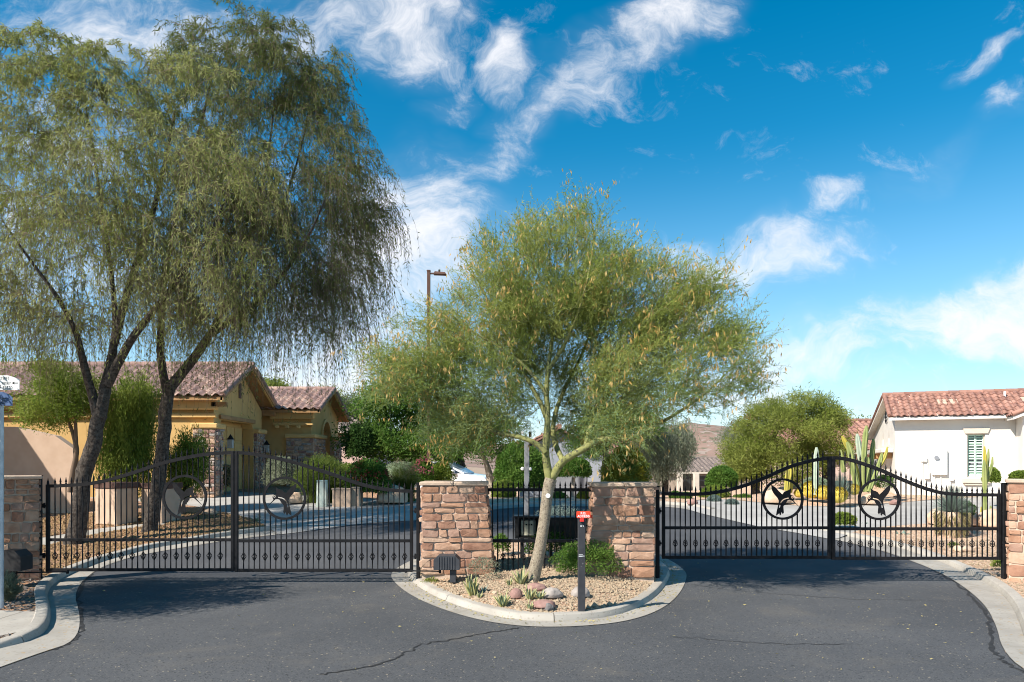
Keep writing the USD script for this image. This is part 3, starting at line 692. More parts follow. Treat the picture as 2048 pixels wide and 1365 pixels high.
# fence between the pillars
t = thing("iron_fence", "low black iron fence with baskets between the two middle pillars", "fence")
FX0, FX1 = 976, 1188
for yy in (980, 1082): obj(t, "rail", MB().box(gx_(FX0), gx_(FX1), GY - .02, GY + .02, gz_(yy + 3.2), gz_(yy - 3.2), .003), "iron")
k = 0
for x in np.arange(FX0 + 9, FX1 - 3, 10.4):
    X = gx_(x); z0 = float(zi(np.array([X]), np.array([GY]))[0]) - .05
    m = MB().add(*twisted(X, z0, gz_(980))); spear(m, X, gz_(980) + .02)
    obj(t, "picket", m, "iron")
    if k % 2 == 0: obj(t, "basket", basket(X, gz_(1114)), "iron")
    k += 1

# gate openers
def opener(label, x0, x1, y0, y1, Y, px0, px1, ybase, rod, ribs):
    t = thing("gate_opener", label, "gate opener")
    a, b = at(x0, y0, Y), at(x1, y1, Y); w = b[0] - a[0]; h = a[2] - b[2]; c = min(w, h) * .30
    sh = sg.Polygon([(0, 0), (w, 0), (w, h - c), (w - c * 1.05, h), (c * 1.05, h), (0, h - c)])
    obj(t, "cover", MB().prism(sh, (a[0], Y + .26, b[2]), (1, 0, 0), (0, 0, 1), (0, -.26, 0)), "charcoal_plastic" if ribs else "black_box")
    if ribs:
        for k in range(7):
            xr = a[0] + w * (.2 + .6 * k / 6)
            obj(t, "rib", MB().box(xr - .009, xr + .009, Y - .009, Y - .001, b[2] + .01, a[2] - .012, .003), "charcoal_plastic")
    p, q = at(px0, y1, Y), at(px1, ybase, Y)
    obj(t, "pedestal", MB().box(p[0], q[0], Y + .06, Y + .2, q[2] - .03, p[2] - .001, .004), "charcoal_plastic" if ribs else "black_box")
    (ra, rb_) = rod
    m = MB().tube([ra, rb_], .011, 6)
    for e in (ra, rb_): m.tube([(e[0], e[1], e[2] - .03), (e[0], e[1], e[2] + .03)], .02, 8)
    obj(t, "arm_rod", m, "iron")
opener("ribbed charcoal gate opener standing before the sunlit pillar", 867, 919, 1112.5, 1140.5, 10.2, 899, 911, 1163, (at(880, 1143, 10.3), at(812, 1142, 10.9)), True)
opener("plain black gate opener before the wall at the far left", -14, 41, 1102, 1143, 10.1, 2, 16, 1158, (at(30, 1146, 10.2), at(135, 1144, 10.9)), False)
# ---------------------------------------------------------------- trees
def bez(a, b, c, d, n):
    t = np.linspace(0, 1, n)[:, None]
    return (1 - t) ** 3 * a + 3 * (1 - t) ** 2 * t * b + 3 * (1 - t) * t * t * c + t ** 3 * d
def dense_line(p, step=.15):
    p = np.asarray(p, float); d = np.r_[0, np.cumsum(np.linalg.norm(np.diff(p, axis=0), axis=1))]
    t = np.linspace(0, d[-1], max(3, int(d[-1] / step)))
    return np.stack([np.interp(t, d, p[:, k]) for k in range(p.shape[1])], 1)
def grow(limbs, targets, rng, up=.25, rmax=.035, penal=.55):
    """limbs: (n, 4) lines of x, y, z, radius; joins every target to the nearest wood; returns the branch lines"""
    nodes = [np.c_[dense_line(chaikin(l, 2))] for l in limbs]
    N = np.vstack(nodes); Dn = np.vstack([unit(np.gradient(x[:, :3], axis=0)) for x in nodes])
    root = limbs[0][0, :3]
    order = np.argsort(np.linalg.norm(targets - root, axis=1))
    cap_ = len(N) + len(targets) * 6; A = np.zeros((cap_, 4)); B = np.zeros((cap_, 3)); n = len(N); A[:n] = N; B[:n] = Dn
    out = []
    for q in targets[order]:
        dv = q - A[:n, :3]; dist = np.sqrt((dv ** 2).sum(1))
        align = (dv * B[:n]).sum(1) / (dist + 1e-9)
        k = int(np.argmin(dist * (1 + .35 * (1 - align)) + penal * np.maximum(0, A[:n, 2] - q[2])))
        p = A[k, :3]; L = dist[k]
        if L < .05: continue
        c1 = p + B[k] * L * .35 + np.array([0, 0, .1 * L]); c2 = q - unit(q - p) * L * .3 + np.array([0, 0, up * L * .3])
        ln = bez(p, c1, c2, q, 7)
        r0 = min(A[k, 3] * .7, .006 + .012 * L, rmax); rr = np.linspace(max(r0, .004), .0035, 7)
        out.append((ln, rr))
        A[n:n + 6, :3] = ln[1:]; A[n:n + 6, 3] = rr[1:]; B[n:n + 6] = unit(np.gradient(ln, axis=0))[1:]; n += 6
    return out
def crown_points(ells, n, rng, shell=.5, gap=.42, gs=1.1, seed=0, floor=None):
    """points in a union of ellipsoids (cx, cy, cz, rx, ry, rz), with gaps"""
    pts = []
    vol = np.array([e[3] * e[4] * e[5] for e in ells]); pr = vol ** .75 / (vol ** .75).sum()
    while sum(map(len, pts)) < n:
        k = rng.choice(len(ells), 400, p=pr); e = np.array(ells)[k]
        d = unit(rng.normal(size=(400, 3))); r = rng.random(400) ** (1 / 3 * (1 - shell) + .08)
        p = e[:, :3] + d * r[:, None] * e[:, 3:]
        p = p[meshkit.noise(p * gs, seed) > gap * rng.uniform(.6, 1.0, len(p))]
        pts.append(p)
    p = np.vstack(pts)[:n]
    return p if floor is None else p[p[:, 2] > floor]
def branch_mesh(br, sides=4):
    m = MB()
    for ln, rr in br: m.tube(ln, rr, sides)
    return m
def bark_limb(l, sides=14, rough=.06, seed=0, flare=0.0):
    p = dense_line(chaikin(np.asarray(l), 3), .07)
    v, f = tube_mesh(p[:, :3], p[:, 3], sides, cap=True)
    n = len(p) * sides
    c = np.repeat(p[:, :3], sides, 0); rad = np.repeat(p[:, 3], sides)
    d = v[:n] - c
    sc = np.array([7, 7, 2.6])
    v[:n] = c + d * (1 + rough * 4 * (meshkit.fbm(v[:n] * sc, 3, seed) - .5) * 1.0)[:, None]
    return v, f

# ---- two weeping acacias on the left
def weeping_tree(label, limbs, ells, n_t, n_s, leafm, seed, hang, trunk_seed, shell=.55, gap=.52, lens=(.5, 1.3), penal=.55, wid=.017):
    r = np.random.default_rng(seed)
    t = thing("weeping_tree", label, "tree", "weeping trees behind the left gate")
    m = MB()
    for i, l in enumerate(limbs): m.add(*bark_limb(l, 14 if i == 0 else 8, .13 if i == 0 else .07, trunk_seed + i))
    obj(t, "trunk", m, "bark_dark", smooth=40)
    tg = crown_points(ells, n_t, r, shell, gap, 1.25, seed)
    br = grow(limbs, tg, r, .3, .05, penal)
    obj(t, "branches", branch_mesh(br), "twig", smooth=True)
    zlo = min(e[2] - e[5] for e in ells); zhi = max(e[2] + e[5] for e in ells)
    cen = np.mean([e[:3] for e in ells], 0)
    # strands
    base = np.repeat(tg, n_s, 0); n = len(base)
    hfrac = np.clip((base[:, 2] - zlo) / (zhi - zlo), 0, 1)
    L = r.uniform(*lens, n) * (1.5 - 1.0 * hfrac) * hang
    out = unit(np.c_[base[:, :2] - cen[:2], np.zeros(n)]) * .55 + r.normal(0, .65, (n, 3)); out[:, 2] = np.abs(out[:, 2]) * .8 + .2 * hfrac
    out = unit(out)
    K = 6; s = np.linspace(0, 1, K)
    droop = (.35 + .65 * (1 - hfrac ** 1.5))
    P = base[:, None] + out[:, None] * (L * .55)[:, None, None] * (1 - (1 - s) ** 2)[None, :, None] * (1 - .3 * droop)[:, None, None]
    P[:, :, 2] -= (L * droop)[:, None] * s[None] ** 1.55
    P += (r.normal(0, .02, P.shape) * s[None, :, None])
    obj(t, "twigs", ribbons(P, np.linspace(.0034, .0014, K)[None] * np.ones((n, 1))), "twig_tan", smooth=True, kind="stuff")
    # leaves along the strands
    per = 18
    u = (np.arange(per)[None] + r.random((n, per))) / per * .97 + .03
    x = u * (K - 1); i0 = np.minimum(x.astype(int), K - 2); fr = (x - i0)[..., None]
    rows = np.arange(n)[:, None]
    pos = P[rows, i0] * (1 - fr) + P[rows, i0 + 1] * fr
    tan = unit(P[rows, i0 + 1] - P[rows, i0])
    d = unit(tan * .7 + r.normal(0, .55, tan.shape) + np.array([0, 0, -.35]))
    keep = r.random((n, per)) < .93
    pos, d = pos[keep], d[keep]
    v, f = leaves(pos, d, r.uniform(.07, .145, len(pos)), wid * r.uniform(.75, 1.3, len(pos)), r)
    obj(t, "crown", (v, f), leafm)
    return t
def limb(px, Y, radii, dy=None):
    """px: pixel points; radii in pixels at that distance; dy: metres towards the back at each point"""
    dy = np.zeros(len(px)) if dy is None else np.asarray(dy)
    return np.array([np.r_[at(x, y, Y + d), rr * Y / F] for (x, y), rr, d in zip(px, radii, dy)])
def ell(x, y, rx, ry, Y, depth, dY=0):
    c = at(x, y, Y + dY); return (*c, rx * Y / F, depth, ry * Y / F)
b1 = G(152, 1093); Y1 = b1[1]
L1 = [limb([(146, 1099), (156, 1060), (160, 1000), (168, 940), (188, 890), (192, 858), (200, 830)], Y1, [21, 16.5, 15, 14.5, 14, 13.5, 13.5]),
      limb([(198, 838), (187, 800), (176, 760), (166, 722), (155, 670), (120, 600), (60, 520), (10, 450)], Y1, [12, 9, 8, 7, 5.5, 4, 2.5, 1.5], [0, 0, -.1, -.2, -.3, -.5, -.8, -1]),
      limb([(200, 832), (207, 800), (214, 760), (226, 700), (232, 650), (225, 560), (205, 420), (180, 260), (160, 150)], Y1, [12.5, 11, 9.5, 8, 6, 4.5, 3, 2, 1.2], [0, 0, .1, .2, .4, .6, .8, 1, 1]),
      limb([(214, 770), (236, 725), (262, 680), (292, 640), (325, 600), (370, 540), (420, 470), (450, 400)], Y1, [11, 9, 8, 7, 5.5, 4, 2.5, 1.5], [0, -.1, -.2, -.3, -.4, -.6, -.8, -.9]),
      limb([(228, 690), (240, 640), (262, 560), (300, 450), (330, 330), (350, 220)], Y1, [8, 8, 7, 6, 4, 2], [.2, .4, .6, .8, 1, 1.1])]
E1 = [ell(120, 290, 190, 215, Y1, 1.9, .2), ell(330, 300, 210, 200, Y1, 2.0, 0), ell(-60, 420, 170, 230, Y1, 1.6, .2), ell(150, 520, 260, 140, Y1, 1.9, -.2), ell(400, 430, 170, 170, Y1, 1.7, -.5),
      ell(90, 180, 120, 120, Y1, 1.3, .4), ell(40, 620, 130, 80, Y1, 1.3), ell(240, 180, 110, 80, Y1, 1.1, .3), ell(380, 560, 130, 70, Y1, 1.3, -.3)]
weeping_tree("pale yellow-green weeping tree, its dark trunk forked low, nearest the left wall", L1, E1, 1250, 6, "leaf_willow", 41, 1.15, 3)
b2 = G(300, 1069); Y2 = b2[1]
L2 = [limb([(298, 1074), (303, 1040), (312, 990), (322, 930), (328, 870), (332, 810), (340, 770)], Y2, [16.5, 13.5, 12.2, 12.2, 12, 12, 12]),
      limb([(336, 790), (326, 750), (320, 700), (322, 640), (330, 540), (360, 400), (400, 260), (430, 130)], Y2, [9, 8, 7, 6.5, 5, 4, 3, 1.5], [0, 0, .1, .2, .4, .6, .9, 1.0]),
      limb([(340, 776), (365, 745), (392, 712), (420, 670), (440, 630), (470, 560), (510, 440), (540, 300), (550, 180)], Y2, [10.5, 9.5, 8.5, 7.5, 6, 4.5, 3.2, 2, 1.2], [0, .1, .2, .3, .4, .5, .8, 1.0, 1.2]),
      limb([(424, 668), (470, 635), (520, 600), (575, 540), (620, 470), (650, 400)], Y2, [7, 6, 4.5, 3.5, 2.5, 1.5], [.3, .2, .0, -.2, -.4, -.5]),
      limb([(445, 625), (500, 540), (560, 430), (600, 310), (620, 210)], Y2, [6, 4.5, 3, 2, 1.5], [.4, .8, 1.2, 1.5, 1.6])]
E2 = [ell(560, 250, 160, 190, Y2, 2.0, .6), ell(490, 120, 120, 85, Y2, 1.6, .5), ell(600, 140, 90, 80, Y2, 1.4, .6), ell(640, 390, 130, 130, Y2, 1.8, .3), ell(705, 395, 75, 110, Y2, 1.2, .3), ell(560, 480, 150, 90, Y2, 1.6, 0),
      ell(650, 520, 100, 80, Y2, 1.3, .2), ell(470, 420, 120, 130, Y2, 1.6, .4), ell(400, 200, 100, 110, Y2, 1.2, .6), ell(420, 580, 130, 60, Y2, 1.2, .2), ell(560, 590, 120, 60, Y2, 1.3, .1), ell(650, 600, 65, 70, Y2, 1.0, .2), ell(500, 640, 90, 40, Y2, 1.0, .2)]
weeping_tree("darker green weeping tree with long hanging sprays, behind the left gate's first hummingbird", L2, E2, 1250, 6, "leaf_willow_dark", 52, 1.5, 31)
# low curtain of hanging green foliage between the two trunks
# ---- green-barked tree on the island
bt = Gi(1064, 1163); YT = bt[1]
LT = [limb([(1062, 1168), (1070, 1140), (1080, 1100), (1088, 1050), (1092, 1010), (1097, 975), (1102, 958)], YT, [16, 13, 12, 11.5, 11, 11, 12]),
      limb([(1100, 962), (1093, 930), (1090, 900), (1094, 870), (1096, 830), (1092, 780), (1098, 720), (1110, 640), (1128, 560), (1140, 480)], YT, [9, 8, 7.5, 7, 6, 5, 4, 3, 2, 1], [0, 0, -.05, -.1, -.1, -.05, 0, .2, .4, .5]),
      limb([(1104, 958), (1116, 935), (1128, 920), (1150, 908), (1176, 893), (1200, 878), (1240, 879), (1262, 880), (1300, 858), (1350, 830), (1410, 790), (1450, 750)], YT, [8, 8, 7.5, 7, 6.5, 6, 5, 5, 4, 3, 2, 1.5], [0, -.05, -.1, -.2, -.25, -.3, -.4, -.45, -.5, -.5, -.4, -.3]),
      limb([(1172, 896), (1176, 862), (1192, 842), (1210, 800), (1240, 740), (1280, 670), (1320, 600), (1370, 560)], YT, [5.5, 5, 5, 4, 3, 2, 1.5, 1], [-.2, -.1, .1, .3, .5, .7, .8, .9]),
      limb([(1126, 922), (1112, 895), (1104, 862), (1112, 820), (1128, 780), (1160, 720), (1190, 640), (1215, 560), (1230, 500)], YT, [6, 5.5, 5, 4.5, 4, 3, 2, 1.5, 1], [-.1, .1, .2, .4, .5, .7, .9, 1.0, 1.0]),
      limb([(1091, 905), (1078, 890), (1058, 880), (1030, 872), (1000, 868), (960, 850), (900, 815), (840, 770), (790, 720)], YT, [6, 5, 5, 4.5, 4, 4, 3.5, 3, 2], [-.1, -.1, -.1, 0, .1, .2, .3, .3, .3]),
      limb([(1095, 840), (1078, 800), (1050, 750), (1020, 690), (985, 620), (955, 560), (930, 520)], YT, [5, 4.5, 3.5, 2.5, 2, 1.5, 1], [-.1, .1, .3, .5, .7, .8, .8]),
      limb([(1094, 790), (1060, 740), (1010, 700), (955, 670), (905, 640), (870, 625)], YT, [4, 3.5, 2.5, 2, 1.5, 1], [-.1, 0, .1, .2, .3, .4]),
      limb([(1097, 740), (1130, 690), (1160, 620), (1180, 540), (1190, 470), (1180, 430)], YT, [4, 3.5, 2.5, 2, 1.5, 1], [0, -.2, -.4, -.5, -.5, -.4])]
ET = [ell(1135, 575, 130, 110, YT, 1.2, .1), ell(1155, 475, 60, 60, YT, .7, .1), ell(1040, 560, 110, 110, YT, 1.1, .2), ell(985, 655, 105, 95, YT, 1.1, .3), ell(865, 710, 95, 85, YT, .9, .4), ell(800, 750, 70, 60, YT, .8),
      ell(1000, 760, 130, 90, YT, .9, .3), ell(1230, 620, 120, 110, YT, 1.1, .3), ell(1340, 650, 130, 110, YT, 1.2, .2), ell(1420, 640, 80, 100, YT, .9, .1), ell(1440, 740, 85, 85, YT, .9), ell(1300, 770, 120, 80, YT, 1.1, -.3),
      ell(930, 840, 80, 55, YT, .7, .3), ell(1000, 850, 70, 40, YT, .7, .3), ell(1200, 780, 90, 60, YT, .9, .3), ell(1230, 850, 70, 40, YT, .7, -.3), ell(880, 780, 90, 70, YT, .8, .4), ell(1110, 680, 110, 80, YT, 1.1, .6), ell(1080, 790, 90, 60, YT, .9, .7), ell(905, 850, 60, 45, YT, .6, .3), ell(1150, 850, 60, 40, YT, .7, .7), ell(770, 740, 45, 50, YT, .5, .3)]
r = np.random.default_rng(77)
t = thing("palo_verde_tree", "green-barked feathery tree hung with tan pods, leaning from the middle island", "tree")
m = MB(); m.add(*bark_limb(LT[0][:, :4], 16, .06, 5)); obj(t, "trunk", m, "bark_trunk", smooth=40)
tagp = at(1096, 992, YT - .09); obj(t, "tree_tag", MB().tube([tagp + [0, .03, 0], tagp + [0, -.006, 0]], .033, 14), "white_paint")
m = MB()
for i, l in enumerate(LT[1:]): m.add(*bark_limb(l, 9, .05, 20 + i))
obj(t, "limbs", m, "bark_green", smooth=40)
tg = crown_points(ET, 2250, r, .35, .52, 1.9, 9)
br = grow(LT[1:], tg, r, .35, .018, .35)
obj(t, "branches", branch_mesh(br), "bark_green", smooth=True)
ns = 9
base = np.repeat(tg, ns, 0) + r.normal(0, .07, (len(tg) * ns, 3)); n = len(base)
cen = at(1110, 800, YT)
dc = unit(unit(tg - cen) * .7 + r.normal(0, .38, tg.shape) + np.array([0, 0, .45]))
d0 = unit(np.repeat(dc, ns, 0) + r.normal(0, .42, (n, 3)))
L = r.uniform(.20, .56, n); K = 4; s = np.linspace(0, 1, K)
P = base[:, None] + d0[:, None] * (L[:, None] * s[None])[..., None]
P[:, :, 2] -= (L * r.uniform(.0, .35, n))[:, None] * s[None] ** 2
P += np.cumsum(r.normal(0, .008, P.shape), 1)
obj(t, "twigs", ribbons(P, np.linspace(.0026, .0011, K)[None] * np.ones((n, 1))), "leaf_palo", smooth=True, kind="stuff")
per = 11
u = r.random((n, per)) * .97; x = u * (K - 1); i0 = np.minimum(x.astype(int), K - 2); fr = (x - i0)[..., None]; rows = np.arange(n)[:, None]
pos = (P[rows, i0] * (1 - fr) + P[rows, i0 + 1] * fr).reshape(-1, 3)
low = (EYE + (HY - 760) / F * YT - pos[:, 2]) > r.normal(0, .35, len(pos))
d = unit(np.repeat(d0, per, 0) * .6 + r.normal(0, .7, (len(pos), 3)))
v, f = leaves(pos[~low], d[~low], r.uniform(.028, .062, (~low).sum()), r.uniform(.007, .012, (~low).sum()), r)
obj(t, "crown", (v, f), "leaf_palo")
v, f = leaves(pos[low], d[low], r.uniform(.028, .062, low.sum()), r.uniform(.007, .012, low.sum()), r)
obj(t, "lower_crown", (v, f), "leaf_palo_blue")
# pods in hanging bunches
sel = P[r.choice(n, 2600, replace=False), -1]
sel = sel[meshkit.noise(sel * 1.6, 4) > .40]
pp = np.repeat(sel, 5, 0) + r.normal(0, .045, (len(sel) * 5, 3))
dd = unit(np.array([0, 0, -1.0]) + r.normal(0, .4, (len(pp), 3)))
v, f = leaves(pp, dd, r.uniform(.06, .10, len(pp)), r.uniform(.015, .024, len(pp)), r)
obj(t, "seed_pods", (v, f), "pod", kind="stuff")
# tree beyond the left edge of the view, which shades the road before the left gate
Ys = 7.3
LS = [np.array([[-8.5, 7.5, -.1, .12], [-8.45, 7.55, 1.0, .10], [-8.2, 7.7, 2.0, .08], [-7.9, 7.85, 2.9, .04]])]
r = np.random.default_rng(5)
t = thing("roadside_tree", "round-crowned tree beside the road just left of the street sign", "tree")
obj(t, "trunk", MB().add(*bark_limb(LS[0], 10, .1, 8)), "bark_dark", smooth=40)
tg = crown_points([(-7.55, 7.85, 2.95, 1.25, 1.25, .62), (-8.4, 8.35, 2.85, 1.0, 1.0, .6)], 420, r, .4, .4, 1.2, 2)
obj(t, "branches", branch_mesh(grow(LS, tg, r)), "twig")
pos = np.repeat(tg, 110, 0) + r.normal(0, .17, (len(tg) * 110, 3))
obj(t, "crown", leaves(pos, r.normal(size=pos.shape), r.uniform(.05, .10, len(pos)), r.uniform(.012, .025, len(pos)), r), "leaf_green")
# ---------------------------------------------------------------- houses
def tile_mesh(o, u, s, n, w, ln, r):
    """one S-shaped roof tile: o lower left corner, u along the eave, s up the slope, n out"""
    xs_ = np.array([0, .16, .33, .5, .68, .84, 1.0]); zs = np.array([.0, .62, .9, .62, 0, -.22, .0]) * .23 * w
    lift = .035 + r.uniform(0, .008); j = r.uniform(-.012, .012, 2)
    lo = [o + u * (x * w * 1.01 + j[0]) + s * (j[1]) + n * (z + lift) for x, z in zip(xs_, zs)]
    hi = [o + u * (x * w * 1.01 + j[0]) + s * (ln * 1.12) + n * (z + .012) for x, z in zip(xs_, zs)]
    lip = [p - n * .022 - s * .002 for p in lo]
    k = np.arange(6)
    return np.array(lo + hi + lip), np.vstack([np.stack([k, k + 1, k + 8, k + 7], 1), np.stack([k + 14, k + 15, k + 1, k], 1)])
def tiled_slope(roof, E, u, s, ncol, nrow, w, ln, mats, seed, joined=None):
    r = np.random.default_rng(seed); u, s = unit(u), unit(s); n = np.cross(u, s)
    if n[2] < 0: n = -n
    mb = MB()
    for c in range(ncol):
        for k in range(nrow):
            v, f = tile_mesh(np.asarray(E) + u * (c * w) + s * (k * ln), u, s, n, w, ln, r)
            if joined: mb.add(v, f)
            else: obj(roof, "tile", (v, f), f"{mats}{r.choice(4, p=[.38, .3, .22, .1])}", smooth=40)
    if joined: obj(roof, "tiles", mb, joined, smooth=40, kind="stuff")
def ridge_tiles(roof, a, b, rad, ln, mats, seed):
    r = np.random.default_rng(seed); a, b = np.asarray(a, float), np.asarray(b, float); L = np.linalg.norm(b - a); n = int(L / ln); d = (b - a) / L
    for k in range(n):
        p0 = a + d * (k * ln); p1 = a + d * ((k + 1.08) * ln)
        obj(roof, "ridge_tile", MB().tube([p0, p1], [rad * 1.06, rad * .94], 10), f"{mats}{r.choice(4, p=[.4, .3, .2, .1])}", smooth=50)
def slab(m, pts, th):
    pts = np.asarray(pts, float); return m.hull(np.vstack([pts, pts - [0, 0, th]]))
def stone_cladding(parent, warp, wd, h, seed, wmax=.34, hmax=.2):
    r = np.random.default_rng(seed); cells = []; split(r, 0, wd, 0, h, cells, wmax, hmax); mb = {}
    for (a, b, c, d) in cells:
        v, f = stone_mesh(r, a, b, c, d, .012, r.uniform(.03, .06), warp)
        mb.setdefault(int(r.integers(0, 3)), MB()).add(v, f)
    for k, m in mb.items(): obj(parent, "cladding_stones", m, ["rock_purple", "stone3", "rock_grey"][k], kind="stuff")
def lantern(parent, p):
    m = MB().box(p[0] - .08, p[0] + .08, p[1] - .08, p[1] + .08, p[2] - .17, p[2] + .12)
    g = obj(parent, "wall_lantern", m, "galvanized")
    obj(g, "lantern_cap", MB().tube([(p[0], p[1], p[2] + .122), (p[0], p[1], p[2] + .18), (p[0], p[1], p[2] + .3)], [.13, .08, .01], 8), "iron")

# ---- ochre house, left
h = thing("ochre_house", "ochre stucco house with brown tile roofs, garage and arched entry, behind the left trees", "house")
ZB = .55
gw = sg.Polygon([(23, ZB), (27.4, ZB), (27.4, 3.9), (25.2, 5.22), (23, 3.95)])
door = sg.Polygon([(23.45, ZB - .1), (23.45, 3.15), (23.62, 3.33), (26.33, 3.33), (26.5, 3.15), (26.5, ZB - .1)])
obj(h, "garage_gable_wall", MB().prism(gw.difference(door), (-9.8, 0, 0), (0, 1, 0), (0, 0, 1), (-.4, 0, 0)), "stucco_ochre")
gd = obj(h, "garage_door", MB().box(-10.3, -10.22, 23.2, 26.7, ZB, 3.5), "stucco_door")
for k in range(4):
    for j in range(4):
        obj(gd, "door_panel", MB().box(-10.218, -10.19, 23.5 + j * .75, 23.5 + j * .75 + .68, 1.02 + k * .56, 1.02 + k * .56 + .48, .012), "stucco_door")
obj(h, "door_header", MB().box(-9.86, -9.72, 23.4, 26.55, 3.36, 3.5, .01), "wood")
obj(h, "front_wall", MB().box(-26, -10.202, 23.0, 23.3, ZB, 3.94), "stucco_ochre")
obj(h, "cornice", MB().box(-26, -9.62, 22.80, 22.997, 3.62, 3.93, .03), "trim_ochre")
obj(h, "cornice", MB().box(-26, -9.68, 22.88, 22.998, 3.36, 3.50, .02), "trim_ochre")
obj(h, "side_wall", MB().box(-26, -25.7, 23.3, 40, ZB, 3.9), "stucco_ochre")
for (y0, y1, sd) in ((22.78, 23.40, 1), (26.56, 27.36, 2)):
    obj(h, "pilaster", MB().box(-10.4, -9.66, y0 + .03, y1 - .03, ZB, 3.0), "mortar")
    stone_cladding(h, lambda v, y0=y0: np.c_[-10.4 + v[:, 0], y0 + .03 - v[:, 2], ZB + v[:, 1]], .74, 2.45, sd)
    stone_cladding(h, lambda v, y0=y0: np.c_[-9.66 + v[:, 2], y0 + .03 + v[:, 0], ZB + v[:, 1]], y1 - y0 - .06, 2.45, sd + 5)
    obj(h, "pilaster_cap", MB().box(-10.46, -9.57, y0 - .05, y1 + .05, 3.0, 3.17, .03), "trim_ochre")
lantern(h, (-9.55, 23.75, 2.55)); lantern(h, (-9.5, 27.1, 2.45))
roof = obj(h, "garage_roof", slab(slab(MB(), [(-26, 22.55, 4.02), (-9.3, 22.55, 4.02), (-9.3, 25.2, 5.36), (-26, 25.2, 5.36)], .12), [(-26, 25.202, 5.36), (-9.3, 25.202, 5.36), (-9.3, 27.85, 4.02), (-26, 27.85, 4.02)], .12), "wood")
tiled_slope(roof, (-20.1, 22.5, 4.035), (1, 0, 0), (0, 2.65, 1.34), 36, 8, .30, .37, "tile", 61)
ridge_tiles(roof, (-20.1, 25.2, 5.40), (-9.28, 25.2, 5.40), .13, .40, "tile", 62)
for sgn in (-1, 1):
    y0 = 25.2 + sgn * 2.65
    ridge_tiles(roof, (-9.33, y0, 4.09), (-9.33, 25.2, 5.42), .09, .38, "tile", 63 + sgn)
    obj(h, "rake_board", MB().hull([(-9.34, y0, 3.86), (-9.34, 25.2 + sgn * .02, 5.2), (-9.40, y0, 3.86), (-9.40, 25.2 + sgn * .02, 5.2), (-9.34, y0, 4.00), (-9.34, 25.2 + sgn * .02, 5.34), (-9.40, y0, 4.00), (-9.40, 25.2 + sgn * .02, 5.34)]), "trim_ochre")
    obj(h, "beam_end", MB().box(-9.8, -9.30, y0 - sgn * .32 - .07, y0 - sgn * .32 + .07, 3.72, 3.86), "wood")
obj(h, "gable_vent", MB().box(-9.795, -9.77, 25.08, 25.3, 4.2, 4.75), "brown_cap")
# arched entry
obj(h, "entry_front_wall", MB().box(-11.5, -8.352, 27.9, 28.2, ZB, 3.95), "stucco_ochre")
ew = sg.Polygon([(27.9, ZB), (32.2, ZB), (32.2, 3.9), (29.9, 4.86), (27.9, 3.93)])
arch = sg.Polygon([(29.45, ZB - .1)] + [(30.08 + .63 * math.cos(a), 3.0 + .63 * math.sin(a)) for a in np.linspace(math.pi, 0, 15)] + [(30.71, ZB - .1)])
obj(h, "entry_gable_wall", MB().prism(ew.difference(arch), (-8.0, 0, 0), (0, 1, 0), (0, 0, 1), (-.35, 0, 0)), "stucco_ochre")
obj(h, "arch_trim", MB().prism(arch.buffer(.13).difference(arch).intersection(sg.box(28, 2.95, 32, 5)), (-7.997, 0, 0), (0, 1, 0), (0, 0, 1), (.06, 0, 0)), "trim_ochre")
obj(h, "entry_back_wall", MB().box(-10.4, -10.2, 28.2, 32.2, ZB, 3.9), "stucco_ochre")
obj(h, "entry_cornice", MB().box(-9.6, -7.84, 27.68, 27.898, 3.62, 3.93, .03), "trim_ochre")
obj(h, "entry_band", MB().box(-9.5, -7.9, 27.78, 27.899, 3.36, 3.48, .02), "trim_ochre")
for xb_ in (-9.3, -8.9, -8.45): obj(h, "corbel", MB().box(xb_ - .07, xb_ + .07, 27.62, 27.777, 3.24, 3.36, .02), "trim_ochre")
obj(h, "wainscot", MB().box(-8.95, -7.86, 27.74, 29.4, ZB, 2.86), "mortar"); obj(h, "wainscot", MB().box(-8.3, -7.86, 30.76, 32.2, ZB, 2.86), "mortar")
stone_cladding(h, lambda v: np.c_[-8.95 + v[:, 0], 27.74 - v[:, 2], ZB + v[:, 1]], 1.09, 2.3, 71)
stone_cladding(h, lambda v: np.c_[-7.86 + v[:, 2], 27.74 + v[:, 0], ZB + v[:, 1]], 1.66, 2.3, 72)
stone_cladding(h, lambda v: np.c_[-7.86 + v[:, 2], 30.76 + v[:, 0], ZB + v[:, 1]], 1.44, 2.3, 73)
obj(h, "wainscot_cap", MB().box(-9.0, -7.76, 27.64, 29.44, 2.862, 3.02, .03), "trim_ochre"); obj(h, "wainscot_cap", MB().box(-8.3, -7.76, 30.72, 32.25, 2.862, 3.02, .03), "trim_ochre")
roof = obj(h, "entry_roof", slab(slab(MB(), [(-12.5, 27.5, 3.96), (-7.55, 27.5, 3.96), (-7.55, 29.9, 4.98), (-12.5, 29.9, 4.98)], .11), [(-12.5, 29.902, 4.98), (-7.55, 29.902, 4.98), (-7.55, 32.5, 3.88), (-12.5, 32.5, 3.88)], .11), "wood")
tiled_slope(roof, (-11.85, 27.44, 3.975), (1, 0, 0), (0, 2.4, 1.02), 14, 7, .305, .37, "tile", 81)
ridge_tiles(roof, (-12.2, 29.9, 5.02), (-7.5, 29.9, 5.02), .12, .38, "tile", 82)
